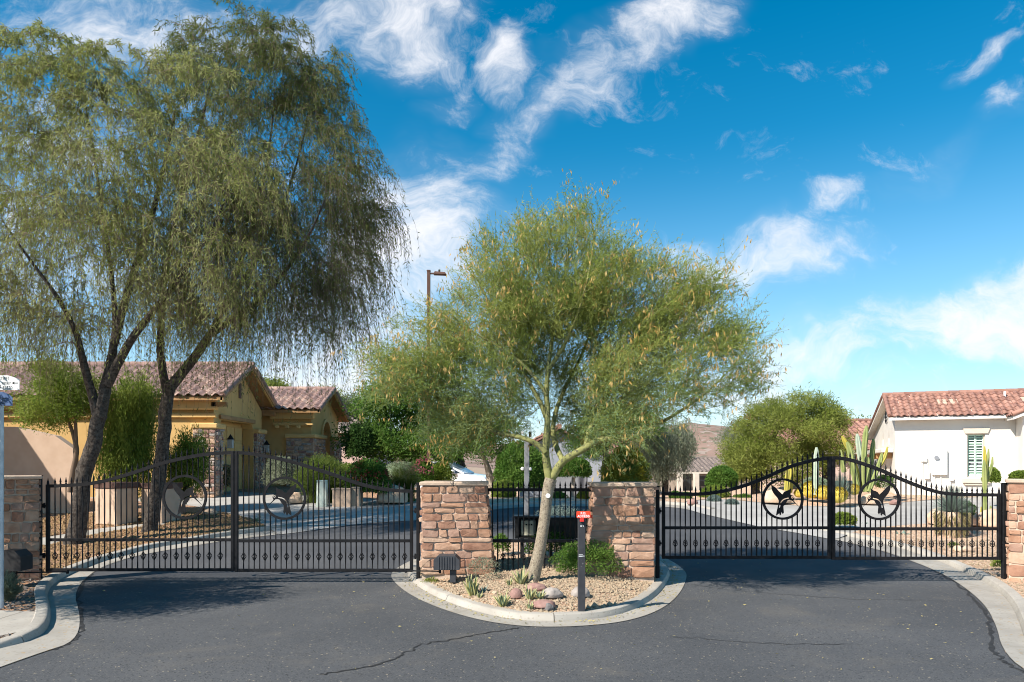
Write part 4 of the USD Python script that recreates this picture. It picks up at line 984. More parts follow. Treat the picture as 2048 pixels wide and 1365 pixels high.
for sgn, dz, dy in ((-1, 1.02, 2.4), (1, 1.1, 2.6)):
    ridge_tiles(roof, (-7.58, 29.9 + sgn * dy, 5.02 - dz), (-7.58, 29.9, 5.04), .09, .37, "tile", 84 + sgn)
    y0, z0 = 29.9 + sgn * dy, 4.9 - dz
    obj(h, "rake_board", MB().hull([(x, y, z + d) for x in (-7.58, -7.64) for (y, z) in ((y0, z0 - .04), (29.9 + sgn * .02, 4.82)) for d in (0, .13)]), "trim_ochre")

# ---- grey-roofed house beyond it
def hip_house(name, label, x0, x1, y0, y1, zb_, ze, zr, inset, wallm, tilem, seed, w=.3, ln=.37, ridge_along="x", over=.4, extra=None):
    h = thing(name, label, "house")
    obj(h, "walls", MB().box(x0, x1, y0, y1, zb_, ze), wallm)
    a = [(x0 - over, y0 - over, ze), (x1 + over, y0 - over, ze), (x1 + over, y1 + over, ze), (x0 - over, y1 + over, ze)]
    ym = (y0 + y1) / 2
    rl = [(x0 + inset, ym, zr), (x1 - inset, ym, zr)]
    m = MB().hull(np.array(a + rl + [(p[0], p[1], ze - .12) for p in a]))
    roof = obj(h, "roof", m, "browntile1" if tilem != "redtile" else "redtile1")
    obj(h, "fascia", MB().box(x0 - over - .02, x1 + over + .02, y0 - over - .03, y0 - over - .002, ze - .16, ze + .02), "taupe_trim")
    # tiles in the front slope, cut to its trapezoid or triangle
    r = np.random.default_rng(seed); s = unit(np.array([0, ym - y0 + over, zr - ze])); u = np.array([1.0, 0, 0]); n = np.cross(u, s)
    SL = math.hypot(ym - y0 + over, zr - ze); nr = int(SL / ln); nc = int((x1 - x0 + 2 * over) / w); mb = {}
    for k in range(nr):
        f0 = (k + .5) / nr; lx = x0 - over + (inset + over) * f0; rx = x1 + over - (inset + over) * f0
        for c in range(nc):
            X = x0 - over + c * w
            if X >= lx - w * .3 and X + w <= rx + w * .3:
                v, f = tile_mesh(np.array([X, y0 - over, ze]) + s * (k * ln * SL / (nr * ln)), u, s, n, w, SL / nr, r)
                mb.setdefault(int(r.choice(4, p=[.4, .3, .2, .1])), MB()).add(v, f)
    for k, m in mb.items(): obj(roof, "tiles", m, f"{tilem}{k}", smooth=40, kind="stuff")
    for e, q in zip(a[:2], rl): ridge_tiles(roof, np.array(e) + [0, 0, .05], np.array(q) + [0, 0, .05], .11, .5, tilem, seed + 1)
    ridge_tiles(roof, np.array(rl[0]) + [0, 0, .05], np.array(rl[1]) + [0, 0, .05], .11, .5, tilem, seed + 2)
    return h, roof
hip_house("grey_roofed_house", "house with grey-brown hipped roof just right of the arched entry", -19, -7.4, 36, 44, .3, 3.55, 5.35, 4.2, "stucco_pink", "browntile", 90)
hh, _ = hip_house("brown_roofed_house", "low house with brown roof, pale columns and dark door below the hill", 14.0, 27, 65, 74, -1.2, 1.0, 2.3, 4.5, "stucco_beige", "browntile", 95, w=.42, ln=.5)
for x in (15.4, 16.9, 18.4): obj(hh, "column", MB().box(x - .24, x + .24, 64.0, 64.5, -1.2, .85, .03), "taupe_trim")
obj(hh, "door", MB().box(15.9, 16.6, 64.93, 64.998, -1.1, .75), "glass_dark")
obj(hh, "window", MB().box(17.3, 18.0, 64.95, 64.998, -.3, .6), "glass_dark")
for x, y, z in ((20.4, 67.4, 1.9), (21.6, 67.0, 1.8), (23.0, 67.8, 2.0)): obj(hh, "vent_pipe", MB().tube([(x, y, z - .3), (x, y, z + .45)], .09, 8), "white_paint")
# blue-white gabled house in the middle distance
h = thing("pale_blue_house", "pale blue-white gabled house with pink tiles seen through the middle tree's fork", "house")
obj(h, "gable_wall", MB().prism(sg.Polygon([(.35, -.2), (4.4, -.2), (4.4, 2.3), (2.2, 3.35), (.35, 2.4)]), (0, 33.2, 0), (1, 0, 0), (0, 0, 1), (0, -.2, 0)), "stucco_blue")
obj(h, "side_walls", MB().box(.4, 4.35, 33.2, 42, -.2, 2.25), "stucco_blue")
obj(h, "garage_door", MB().box(1.1, 3.5, 32.95, 32.998, -.15, 1.7), "grey_paint")
rf = obj(h, "roof", slab(slab(MB(), [(-.2, 32.7, 2.26), (2.2, 32.7, 3.52), (2.2, 42, 3.52), (-.2, 42, 2.26)], .1), [(2.202, 32.7, 3.52), (4.9, 32.7, 2.2), (4.9, 42, 2.2), (2.202, 42, 3.52)], .1), "redtile2")
tiled_slope(rf, (-.2, 42, 2.28), (0, -1, 0), (2.4, 0, 1.26), 30, 7, .31, .38, "redtile", 97)
ridge_tiles(rf, (2.2, 32.6, 3.58), (2.2, 41.8, 3.58), .12, .45, "redtile", 98)
hip_house("pink_tiled_house", "house with pinkish tile roof partly hidden behind the middle tree's right limb", 4.6, 7.6, 37, 43, -.2, 2.3, 3.5, 1.2, "stucco_pink", "redtile", 99)

# ---- white house, right (its own frame: x along the front, y to the back)
OX, OY, RZ, ZW = 13.13, 24.0, math.degrees(math.atan2(-.367, .93)), .78
h = thing("white_house", "white stucco house with red tile roof, shuttered window and meter box at the right", "house", loc=(OX, OY, ZW), rz=RZ)
win = sg.box(2.12, .62, 2.62, 2.06)
fw = sg.box(0, -.4, 3.46, 2.66).difference(win)
obj(h, "front_wall", MB().prism(fw, (0, 0, 0), (1, 0, 0), (0, 0, 1), (0, .28, 0)), "stucco_white")
gab = sg.Polygon([(.282, -.4), (6.9, -.4), (6.9, 2.22), (1.25, 3.40), (.282, 2.78)])
slots = [sg.Polygon([(s - .17, 1.75), (s + .17, 1.75), (s + .17, 2.0), (s, 2.32), (s - .17, 2.0)]) for s in (1.55, 3.2)]
obj(h, "gable_wall", MB().prism(gab.difference(shapely.union_all(slots)), (0, 0, 0), (0, 1, 0), (0, 0, 1), (.25, 0, 0)), "stucco_white")
for s in (1.55, 3.2): obj(h, "niche_back", MB().box(.252, .27, s - .3, s + .3, 1.6, 2.4), "stucco_beige")
ldg = obj(h, "ledge", MB().box(-.36, -.002, .35, 5.0, 1.46, 1.60, .02), "stucco_white")
for s in (.7, 2.6, 4.5): obj(ldg, "corbel", MB().box(-.30, -.003, s - .12, s + .12, 1.25, 1.458, .02), "wood")
g = obj(h, "iron_ornament", MB().tube([(-.05, 2.0, 2.55), (-.05, 2.0, 3.0)], .02, 6), "iron")
for z in (2.65, 2.78, 2.9): obj(g, "ornament_bar", MB().tube([(-.05, 1.8, z - .03), (-.05, 1.9, z + .03), (-.05, 2.1, z - .03), (-.05, 2.2, z + .03)], .014, 5), "iron")
w = obj(h, "window", MB().prism(win.difference(win.buffer(-.03)), (0, .05, 0), (1, 0, 0), (0, 0, 1), (0, .1, 0)), "taupe_trim")
for x0, x1 in ((2.15, 2.365), (2.375, 2.59)):
    obj(w, "shutter_frame", MB().prism(sg.box(x0, .65, x1, 2.03).difference(sg.box(x0 + .025, .69, x1 - .025, 1.99)).union(sg.box(x0 + .02, 1.10, x1 - .02, 1.14)).union(sg.box(x0 + .02, 1.56, x1 - .02, 1.60)), (0, .12, 0), (1, 0, 0), (0, 0, 1), (0, .03, 0)), "shutter_green")
    for k in range(15):
        z = .70 + k * .087
        if min(abs(z + .03 - 1.12), abs(z + .03 - 1.58)) < .05: continue
        obj(w, "slat", MB().hull([(x0 + .026, .125 + dy, z + dz) for dy, dz in ((0, 0), (.05, .055), (.006, -.004), (.056, .05))] + [(x1 - .026, .125 + dy, z + dz) for dy, dz in ((0, 0), (.05, .055), (.006, -.004), (.056, .05))]), "shutter_green")
obj(w, "dark_room", MB().box(2.1, 2.65, .24, .26, .6, 2.08), "grey_paint")
obj(h, "window_lintel", MB().prism(sg.Polygon([(2.05, 2.075), (2.69, 2.075), (2.75, 2.24), (1.99, 2.24)]), (0, -.002, 0), (1, 0, 0), (0, 0, 1), (0, -.06, 0)), "taupe_trim")
obj(h, "window_sill", MB().box(1.98, 2.76, -.12, -.002, .42, .60, .02), "taupe_trim"); obj(h, "window_sill", MB().box(2.03, 2.71, -.08, -.003, .35, .418, .02), "taupe_trim")
mb = obj(h, "meter_cabinet", MB().box(1.09, 1.53, -.13, -.002, .70, 1.55, .01), "white_paint")
obj(mb, "meter_dial", MB().tube([(1.21, -.131, 1.27), (1.21, -.19, 1.27)], .068, 14), "grey_paint"); obj(mb, "meter_seam", MB().box(1.298, 1.304, -.134, -.131, .72, 1.53), "grey_paint")
for x, z0, z1, hw in ((.86, 1.14, 1.30, .09), (.95, .55, .85, .07), (1.66, .50, .62, .06)):
    obj(h, "service_box", MB().box(x - hw, x + hw, -.10, -.002, z0, z1, .012), "white_paint")
for x, z0, z1 in ((.82, .05, 1.138), (1.17, .05, .698), (1.36, .2, .698), (1.64, .12, .498), (.97, .86, 1.1)):
    obj(h, "conduit", MB().tube([(x, -.03, z0), (x, -.03, z1)], .014, 6), "white_paint")
obj(h, "downspout_joint", MB().box(.42, .435, -.006, -.001, .3, 1.9), "taupe_trim")
roof = obj(h, "main_roof", slab(slab(MB(), [(-.22, -.34, 2.64), (7.6, -.34, 2.64), (7.6, 1.2, 3.5), (-.22, 1.2, 3.5)], .1), [(-.22, 1.202, 3.5), (7.6, 1.202, 3.5), (7.6, 7.3, 2.2), (-.22, 7.3, 2.2)], .1), "stucco_white")
tiled_slope(roof, (-.24, -.38, 2.65), (1, 0, 0), (0, 1.54, .86), 33, 7, .205, .255, "redtile", 101)
ridge_tiles(roof, (-.25, 1.2, 3.54), (7.5, 1.2, 3.54), .085, .34, "redtile", 102)
ridge_tiles(roof, (-.2, -.38, 2.70), (-.2, 1.2, 3.57), .07, .27, "redtile", 103); ridge_tiles(roof, (-.2, 7.3, 2.26), (-.2, 1.2, 3.56), .07, .34, "redtile", 104)
obj(roof, "vent_pipe", MB().tube([(3.35, .75, 3.1), (3.35, .75, 3.5)], .035, 8), "white_paint")
for x_ in (1.35, 1.68, 3.75):
    obj(roof, "roof_vent", MB().hull([(x_ + dx, y_, z_) for dx in (0, .26) for (y_, z_) in ((.38, 3.03), (.38, 3.13), (.66, 3.19), (.66, 3.285))]), "cap_stone")
wg = sg.Polygon([(3.465, -.4), (8.5, -.4), (8.5, 2.66), (6.0, 3.72), (3.465, 2.64)])
gdr = sg.box(4.05, -.5, 6.6, 2.0)
obj(h, "wing_front_wall", MB().prism(wg.difference(gdr), (0, -.75, 0), (1, 0, 0), (0, 0, 1), (0, .25, 0)), "stucco_white")
obj(h, "wing_side_wall", MB().box(3.466, 3.7, -.498, -.002, -.4, 2.62), "stucco_white")
gdo = obj(h, "wing_garage_door", MB().box(4.0, 6.65, -.62, -.57, -.4, 2.05), "white_paint")
for k in range(12): obj(gdo, "door_panel", MB().box(4.08 + k * .21, 4.26 + k * .21, -.64, -.622, .0, 1.95, .006), "white_paint")
roof = obj(h, "wing_roof", slab(slab(MB(), [(3.16, -1.0, 2.56), (6.0, -1.0, 3.8), (6.0, 1.0, 3.8), (3.16, 1.0, 2.56)], .1), [(6.002, -1.0, 3.8), (8.8, -1.0, 2.56), (8.8, 1.0, 2.56), (6.002, 1.0, 3.8)], .1), "stucco_white")
tiled_slope(roof, (3.12, .2, 2.57), (0, -1, 0), (2.84, 0, 1.24), 6, 9, .205, .34, "redtile", 105)
ridge_tiles(roof, (3.12, -1.0, 2.63), (6.0, -1.0, 3.88), .07, .3, "redtile", 106)
hip_house("red_roofed_house", "pinkish house with dull red tile roof behind the columnar cacti", 13.6, 21, 34.5, 41, -.2, 2.45, 4.1, .4, "stucco_pink", "redtile", 110, w=.31, ln=.36)

# ---- tall tan wall at the far left and the house eave that shades it
t = thing("stucco_wall", "tall tan stucco wall behind the stone wall at the far left", "wall")
yw = 19.0
a = at(-160, 850, yw); b = at(146, 862, yw); c = at(146, 990, yw)
obj(t, "wall_body", MB().prism(sg.Polygon([(a[0], .2), (b[0], .2), (b[0], 2.28), (at(110, 850, yw)[0], 2.62), (at(30, 850, yw)[0], 2.86), (a[0], 2.9)]), (0, yw, 0), (1, 0, 0), (0, 0, 1), (0, .25, 0)), "stucco_tan")
nb = thing("neighbour_house", "tan stucco house end with brown tile gable standing just beyond the left edge", "house")
obj(nb, "gable_wall", MB().prism(sg.Polygon([(15.7, .2), (18.7, .2), (18.7, 4.75), (18.0, 5.1), (15.7, 3.85)]), (-15.8, 0, 0), (0, 1, 0), (0, 0, 1), (-6, 0, 0)), "stucco_tan")
rf = obj(nb, "roof", slab(slab(MB(), [(-22, 15.3, 3.78), (-15.5, 15.3, 3.78), (-15.5, 18.0, 5.22), (-22, 18.0, 5.22)], .12), [(-22, 18.002, 5.22), (-15.5, 18.002, 5.22), (-15.5, 18.95, 4.72), (-22, 18.95, 4.72)], .12), "wood")
tiled_slope(rf, (-18.2, 15.25, 3.8), (1, 0, 0), (0, 2.7, 1.44), 9, 8, .30, .38, "tile", 65)
ridge_tiles(rf, (-15.53, 15.3, 3.86), (-15.53, 18.0, 5.3), .11, .38, "tile", 66)
for k, (x, y0, y1) in enumerate(((190, 967, 1056), (282, 968, 1051))):
    p0 = G(x, y1 - 2); Y = p0[1]; q = at(x, y0, Y); w_ = (58 if k == 0 else 54) / F * Y; d_ = .62
    t = thing("stucco_column", ["tan stucco gate column with brown cap, left of the pair, right of the first trunk", "tan stucco column with brown cap, partly behind the second trunk"][k], "column", loc=(q[0], Y, p0[2] - .1), rz=-20)
    hh_ = q[2] - p0[2]
    obj(t, "column_shaft", MB().box(0, w_, 0, d_, 0, hh_ - .02, .01), "tan_box")
    obj(t, "column_cap", MB().box(-.03, w_ + .03, -.03, d_ + .03, hh_ - .018, hh_ + .12, .012), "brown_cap")
# ---------------------------------------------------------------- garden plants
def lumpy(d, seed, amp, sc): return 1 + amp * 2 * (meshkit.fbm(d * sc + seed * 3.1, 3, seed) - .5)
def dome(c, rx, ry, rz, k, seed, amp=.1, sc=2.2, sub=3, zmin=-.35):
    m = trimesh.creation.icosphere(sub); d = m.vertices
    v = d * lumpy(d, seed, amp, sc)[:, None] * np.array([rx, ry, rz]) * k
    v[:, 2] = np.maximum(v[:, 2], zmin * rz)
    return trimesh.Trimesh(np.asarray(c) + v, m.faces, process=False)
def bush(name, label, cat, c, rx, ry, rz, leafm, n, L, W, seed, mode="round", group=None, extra=None, core=True, trunk=None):
    """c: centre of the foliage. modes: round (clipped), loose (uneven), feather (upright fine stems), grass (arching blades)"""
    r = np.random.default_rng(seed)
    t = thing(name, label, cat, group)
    c = np.asarray(c, float); R = np.array([rx, ry, rz])
    if mode in ("round", "loose"):
        amp = .10 if mode == "round" else .38
        if core: obj(t, "inner_growth", dome(c, rx, ry, rz, .80 if mode == "round" else .62, seed, amp), leafm, smooth=True)
        d = unit(r.normal(size=(n, 3))); d[:, 2] = np.where(d[:, 2] < -.45, -d[:, 2], d[:, 2])
        k = lumpy(d, seed, amp, 2.2) * (r.uniform(.84, 1.03, n) if mode == "round" else (1 - .55 * r.random(n) ** 1.6))
        if mode == "loose": k *= 1 + .12 * (meshkit.noise(d * 7, seed) - .5)
        P = c + d * k[:, None] * R
        D = unit(d * (.5 if mode == "round" else .7) + r.normal(0, .8, (n, 3)) + np.array([0, 0, .25]))
        obj(t, "foliage", leaves(P, D, r.uniform(.7, 1.3, n) * L, r.uniform(.7, 1.3, n) * W, r), leafm)
    else:
        m = n; b = c + np.c_[r.normal(0, .25, (m, 2)) * R[:2], np.full(m, -rz)]
        d = unit(r.normal(size=(m, 3))); d[:, 2] = np.abs(d[:, 2])
        tip = c + d * R * lumpy(d, seed, .2, 3)[:, None] * r.uniform(.75, 1.05, m)[:, None] + [0, 0, 0]
        if mode == "feather": tip[:, 2] = c[2] - rz + (tip[:, 2] - c[2]) * 1.25 + rz * .55
        K = 5; s = np.linspace(0, 1, K)[None, :, None]
        mid = b + (tip - b) * .5 + np.array([0, 0, .28 * rz])
        P = (1 - s) ** 2 * b[:, None] + 2 * s * (1 - s) * mid[:, None] + s ** 2 * tip[:, None]
        obj(t, "blades" if mode == "grass" else "stems", ribbons(P, np.linspace(1, .25, K)[None] * W * np.ones((m, 1))), leafm, smooth=True)
        if mode == "feather":
            per = 16; rows = np.arange(m)[:, None]; u = (.25 + .75 * r.random((m, per))) * (K - 1) * .99; i0 = u.astype(int); fr = (u - i0)[..., None]
            Q = (P[rows, i0] * (1 - fr) + P[rows, i0 + 1] * fr).reshape(-1, 3); D = np.repeat(unit(tip - b), per, 0) + r.normal(0, .45, (m * per, 3))
            obj(t, "foliage", leaves(Q, D, r.uniform(.6, 1.3, len(Q)) * L, W * 3.2, r), leafm)
    if extra:
        em, en, eL, eW = extra
        d = unit(r.normal(size=(en, 3))); d[:, 2] = np.abs(d[:, 2]) * (1 if mode != "grass" else 1.6) + .1; d[:, 1] = -np.abs(d[:, 1]); d = unit(d)
        keep = meshkit.noise(d * 3.3 + seed, seed) > .45; d = d[keep]
        obj(t, "flowers", leaves(c + d * R * r.uniform(.95, 1.1, len(d))[:, None], r.normal(size=d.shape), eL, eW, r), em, kind="stuff")
    if trunk:
        tm, pts, rr = trunk
        m = MB()
        for p_, q_ in zip(pts, rr): m.tube(p_, q_, 8)
        obj(t, "trunk", m, tm, smooth=40)
    return t
def bpx(name, label, cat, x0, x1, yt, yb, leafm, n, L, W, seed, mode="round", Y=None, dep=.85, **k):
    """a plant between photo columns x0, x1 and rows yt, yb; its foot stands on the ground at yb unless Y is given"""
    if Y is None: Y = G((x0 + x1) / 2, yb, .06)[1]
    a, b = at(x0, yt, Y), at(x1, yb, Y); rx = (b[0] - a[0]) / 2; rz = (a[2] - b[2]) / 2
    if mode in ("round", "loose") : cz, rz_ = (a[2] + b[2]) / 2, rz
    else: cz, rz_ = (a[2] + b[2]) / 2, rz
    return bush(name, label, cat, ((a[0] + b[0]) / 2, Y + rx * dep * .3, cz), rx, max(rx * dep, .15), rz_, leafm, n, L, W, seed, mode, **k)
def tube_px(px, Y, rad): p = np.array([at(x, y, Y) for x, y in px]); return p, np.array(rad) * Y / F

# -- left garden
bpx("cream_shrub", "squat cream-leaved shrub by the garage door pilaster", "shrub", 431, 470, 932, 988, "leaf_cream", 5000, .06, .035, 201, "round")
bpx("silver_shrub", "silvery loose shrub before the garage's far pilaster", "shrub", 524, 600, 916, 992, "leaf_silver", 9000, .06, .025, 202, "loose")
bpx("feathery_shrub", "large feathery lime-green shrub before the arched entry", "shrub", 582, 702, 896, 1006, "leaf_feather", 2600, .09, .0035, 203, "feather")
bpx("flowering_shrub", "dark shrub with reddish flower heads between feathery shrub and pole", "shrub", 690, 778, 922, 1010, "leaf_green", 9000, .085, .05, 204, "loose", extra=("flower_red", 500, .07, .05))
bpx("yellow_shrub", "yellowish low shrub touching the feathery shrub's right side", "shrub", 662, 730, 930, 985, "leaf_lime", 4000, .07, .04, 205, "loose")
bpx("clipped_mound", "smooth grey-green mound of clipped shrub left of the tall lamp pole", "shrub", 752, 850, 925, 990, "mound_green", 9000, .03, .02, 206, "round", Y=25.2)
bpx("fountain_grass", "straw-tipped fountain grass before the grey-green mound", "grass clump", 768, 842, 925, 1004, "leaf_feather", 1500, .1, .0045, 207, "grass", extra=("leaf_straw", 700, .16, .012))
bpx("pink_flower_shrub", "small green shrub with pink flowers at the foot of the tall lamp pole", "shrub", 822, 866, 918, 985, "leaf_green", 3000, .08, .045, 208, "loose", Y=24.8, extra=("flower_pink", 260, .09, .07))
bpx("leafy_shrub", "bright leafy shrub before the white car", "shrub", 858, 906, 925, 990, "leaf_lime", 3500, .08, .045, 209, "loose", Y=25.6)
bpx("dark_shrub", "dark rounded shrub beside the grey-roofed house", "shrub", 690, 750, 850, 940, "leaf_dark", 7000, .09, .055, 210, "loose", Y=28.5)
bpx("dry_weed", "dry grey weed at the foot of the street sign pole", "weed", -12, 36, 1140, 1205, "leaf_silver", 160, .07, .0025, 213, "feather")
for k, (x, y) in enumerate(((508, 1046), (515, 1040))): pass
# small evergreen tree before the tan wall
def small_tree(name, label, trunks, ells, n_t, per, leafm, L, W, seed, spread, bark="bark_dark", penal=.5, droop=0.0, gs=1.1, group=None):
    r = np.random.default_rng(seed)
    t = thing(name, label, "tree", group)
    m = MB()
    for i, l in enumerate(trunks): m.add(*bark_limb(l, 9, .08, seed + i))
    obj(t, "trunk", m, bark, smooth=40)
    tg = crown_points(ells, n_t, r, .5, .56, gs, seed)
    obj(t, "branches", branch_mesh(grow(trunks, tg, r, .3, .03, penal)), "twig", smooth=True, kind="stuff")
    P = np.repeat(tg, per, 0) + r.normal(0, spread, (n_t * per, 3)) * np.array([1, 1, .75])
    cc = np.mean([e[:3] for e in ells], 0); D = unit(r.normal(0, .7, P.shape) + unit(P - cc) * .5 + np.array([0, 0, .25 - droop]))
    if droop: P[:, 2] -= np.abs(r.normal(0, droop * spread * 3, len(P)))
    v, f = leaves(P, D, r.uniform(.7, 1.3, len(P)) * L, r.uniform(.7, 1.3, len(P)) * W, r)
    obj(t, "crown", (v, f), leafm)
    return t
Yt = 17.6
small_tree("leaning_tree", "small bright green tree leaning before the tall tan wall", [limb([(140, 985), (146, 940), (154, 905), (150, 880), (140, 850), (128, 820)], Yt, [6, 5, 5, 4, 3.5, 2]), limb([(152, 900), (152, 870), (150, 830), (160, 800)], Yt, [4, 3.5, 3, 2])],
           [ell(100, 808, 62, 48, Yt, .7), ell(150, 790, 50, 60, Yt, .7), ell(120, 760, 40, 50, Yt, .6)], 300, 70, "leaf_lime", .085, .022, 221, .13, "twig_tan")
# -- background trees
Yb = 30.0
small_tree("broad_green_tree", "broad dense green tree behind the tall lamp pole", [limb([(800, 960), (805, 920), (810, 880), (812, 840)], Yb, [7, 6, 5, 3]), limb([(926, 972), (925, 930), (915, 900), (900, 860), (880, 840)], Yb, [7, 7, 6, 4, 2])],
           [ell(800, 850, 95, 85, Yb, 2.0), ell(740, 850, 50, 60, Yb, 1.2), ell(860, 880, 80, 60, Yb, 1.6), ell(790, 800, 55, 40, Yb, 1.2), ell(720, 880, 35, 40, Yb, 1.0), ell(920, 870, 60, 50, Yb, 1.4)], 620, 60, "leaf_green", .13, .06, 231, .26)
small_tree("gnarled_tree", "gnarled grey-trunked tree behind the black fence, left of the camera pole", [limb([(985, 1000), (983, 970), (978, 945), (972, 925), (962, 900)], 26, [9, 8, 7, 5, 3]), limb([(983, 962), (992, 945), (1003, 928), (1010, 905)], 26, [6, 5, 4, 2])],
           [ell(950, 890, 60, 45, 26, 1.0), ell(1010, 880, 45, 40, 26, .9), ell(900, 880, 45, 40, 26, .9)], 260, 60, "leaf_green", .11, .035, 232, .2, "pale_bark")
bpx("clipped_hedge", "tall dark clipped hedge behind the camera pole", "hedge", 990, 1092, 885, 1016, "leaf_green", 12000, .085, .05, 233, "round", Y=25.0)
bpx("low_hedge", "low clipped olive hedge at the foot of the tall dark hedge", "hedge", 984, 1032, 962, 1014, "leaf_lime", 4000, .06, .035, 234, "round", Y=23.4)
Yk = 26.5
bpx("lollipop_tree", "round clipped tree on a thin trunk before the blue-white house", "tree", 1112, 1182, 916, 968, "leaf_green", 9000, .075, .045, 235, "round", Y=Yk,
    trunk=("pale_bark", [np.array([at(1147, 1010, Yk), at(1145, 985, Yk), at(1147, 955, Yk)])], [np.array([.09, .08, .07])]))
bpx("small_green_shrub", "small green shrub behind the fence under the round clipped tree", "shrub", 1100, 1135, 985, 1014, "leaf_green", 2500, .06, .03, 236, "loose", Y=22.8)
bpx("golden_shrub", "yellow-green shrub behind the fence touching the shaded pillar", "shrub", 1152, 1192, 982, 1014, "leaf_croton", 3000, .06, .03, 237, "loose", Y=22.6)
bpx("croton_shrub", "tall yellow-orange shrub rising behind the shaded pillar", "shrub", 1205, 1298, 896, 1000, "leaf_croton", 9000, .12, .035, 238, "loose", Y=23.0)
Yw = 27.0
small_tree("mesquite_tree", "dark-limbed green tree behind the shaded pillar", [limb([(1205, 980), (1208, 940), (1210, 905), (1222, 880), (1240, 872)], Yw, [5, 5, 4.5, 4, 2])], [ell(1215, 850, 60, 40, Yw, 1.2), ell(1260, 860, 60, 45, Yw, 1.2), ell(1180, 880, 40, 40, Yw, .9)], 300, 60, "leaf_green", .11, .035, 241, .22, "bark_dark")
def weep_small(name, label, x, yb, ells, Y, n_t, seed, leafm):
    r = np.random.default_rng(seed); t = thing(name, label, "tree")
    L0 = [limb([(x, yb), (x + 1, yb - 40), (x - 3, yb - 85), (x, yb - 120)], Y, [7, 6, 5, 3])]
    obj(t, "trunk", MB().add(*bark_limb(L0[0], 8, .1, seed)), "bark_dark", smooth=40)
    tg = crown_points(ells, n_t, r, .5, .38, 1.0, seed); obj(t, "branches", branch_mesh(grow(L0, tg, r, .3, .03)), "twig", smooth=True)
    b = np.repeat(tg, 6, 0) + r.normal(0, .12, (n_t * 6, 3)); per = 16
    z = r.random((len(b), per)) * r.uniform(.4, 1.1, len(b))[:, None]
    P = (b[:, None] + np.stack([r.normal(0, .05, z.shape), r.normal(0, .05, z.shape), -z], -1)).reshape(-1, 3)
    obj(t, "crown", leaves(P, np.array([0, 0, -1.0]) + r.normal(0, .45, P.shape), r.uniform(.09, .16, len(P)), .022, r), leafm)
weep_small("drooping_tree", "grey-green drooping tree right of the shaded pillar, before the hill", 1330, 990, [ell(1335, 880, 52, 50, 28, 1.3), ell(1300, 900, 40, 50, 28, 1.0), ell(1350, 850, 35, 30, 28, 1.0)], 28, 300, 251, "leaf_silver")
weep_small("drooping_sapling", "bright green drooping sapling between the two dark trunks", 262, 1000, [ell(256, 810, 40, 60, 18.5, .8), ell(248, 880, 42, 55, 18.5, .8), ell(280, 770, 30, 40, 18.5, .6), ell(265, 900, 42, 40, 18.5, .7)], 18.5, 300, 258, "leaf_lime")
weep_small("drooping_sapling", "green drooping sapling just right of the second dark trunk", 372, 1000, [ell(368, 905, 30, 35, 19.5, .6), ell(385, 890, 22, 40, 19.5, .5)], 19.5, 110, 259, "leaf_lime")
bpx("clipped_ball_tree", "dense round clipped tree before the brown-roofed house", "tree", 1416, 1476, 934, 992, "leaf_green", 9000, .07, .045, 252, "round", Y=27, trunk=("bark_dark", [np.array([at(1446, 1003, 27), at(1446, 980, 27)])], [np.array([.1, .08])]))
bpx("pale_mound", "pale lime clipped mound below the round clipped tree", "shrub", 1402, 1462, 972, 1012, "leaf_lime", 6000, .05, .025, 253, "round", Y=23.2)
bpx("square_shrub", "small dark square shrub left of the pale lime mound", "shrub", 1340, 1362, 984, 1007, "leaf_green", 2000, .05, .03, 254, "round", Y=22.8)
bpx("square_shrub", "second small dark square shrub, closer to the pale lime mound", "shrub", 1362, 1384, 986, 1008, "leaf_green", 2000, .05, .03, 255, "round", Y=22.6)
bpx("blue_bush", "blue-grey bush at the kerb right of the pale lime mound", "shrub", 1452, 1478, 1000, 1022, "leaf_bluegrey", 3000, .05, .022, 256, "round", Y=21)
bpx("blue_bush", "low silvery-blue bush before the pale lime mound", "shrub", 1416, 1442, 992, 1014, "leaf_bluegrey", 2500, .05, .022, 257, "round", Y=21.8)
bpx("low_green_shrub", "low green shrub right of the round clipped tree's foot", "shrub", 1468, 1506, 990, 1012, "leaf_green", 3000, .06, .03, 258, "loose", Y=23)
Yo = 29.0
small_tree("olive_tree", "large yellow-green desert tree in the middle of the right garden", [limb([(1512, 1000), (1510, 965), (1520, 930), (1540, 890), (1560, 850)], Yo, [9, 8, 7, 5, 3]), limb([(1650, 985), (1655, 940), (1640, 900), (1620, 860)], Yo, [7, 6, 5, 3])],
           [ell(1620, 850, 55, 45, Yo, 1.6), ell(1540, 835, 45, 30, Yo, 1.3), ell(1565, 870, 95, 60, Yo, 2.2), ell(1500, 905, 58, 55, Yo, 1.6), ell(1590, 825, 80, 38, Yo, 1.6), ell(1650, 885, 50, 60, Yo, 1.5), ell(1550, 925, 100, 45, Yo, 1.8), ell(1660, 835, 32, 25, Yo, .8), ell(1480, 925, 35, 40, Yo, 1.0)], 1500, 42, "leaf_olive", .15, .028, 261, .16, penal=.4, gs=1.3)
small_tree("hazy_tree", "wispy grey tree beside the hill, left of the yellow-green tree", [limb([(1470, 960), (1472, 910), (1476, 870)], 42, [4, 3, 2])], [ell(1478, 870, 28, 26, 42, 1.0), ell(1450, 895, 22, 22, 42, 1.0)], 160, 40, "leaf_silver", .13, .03, 262, .22)
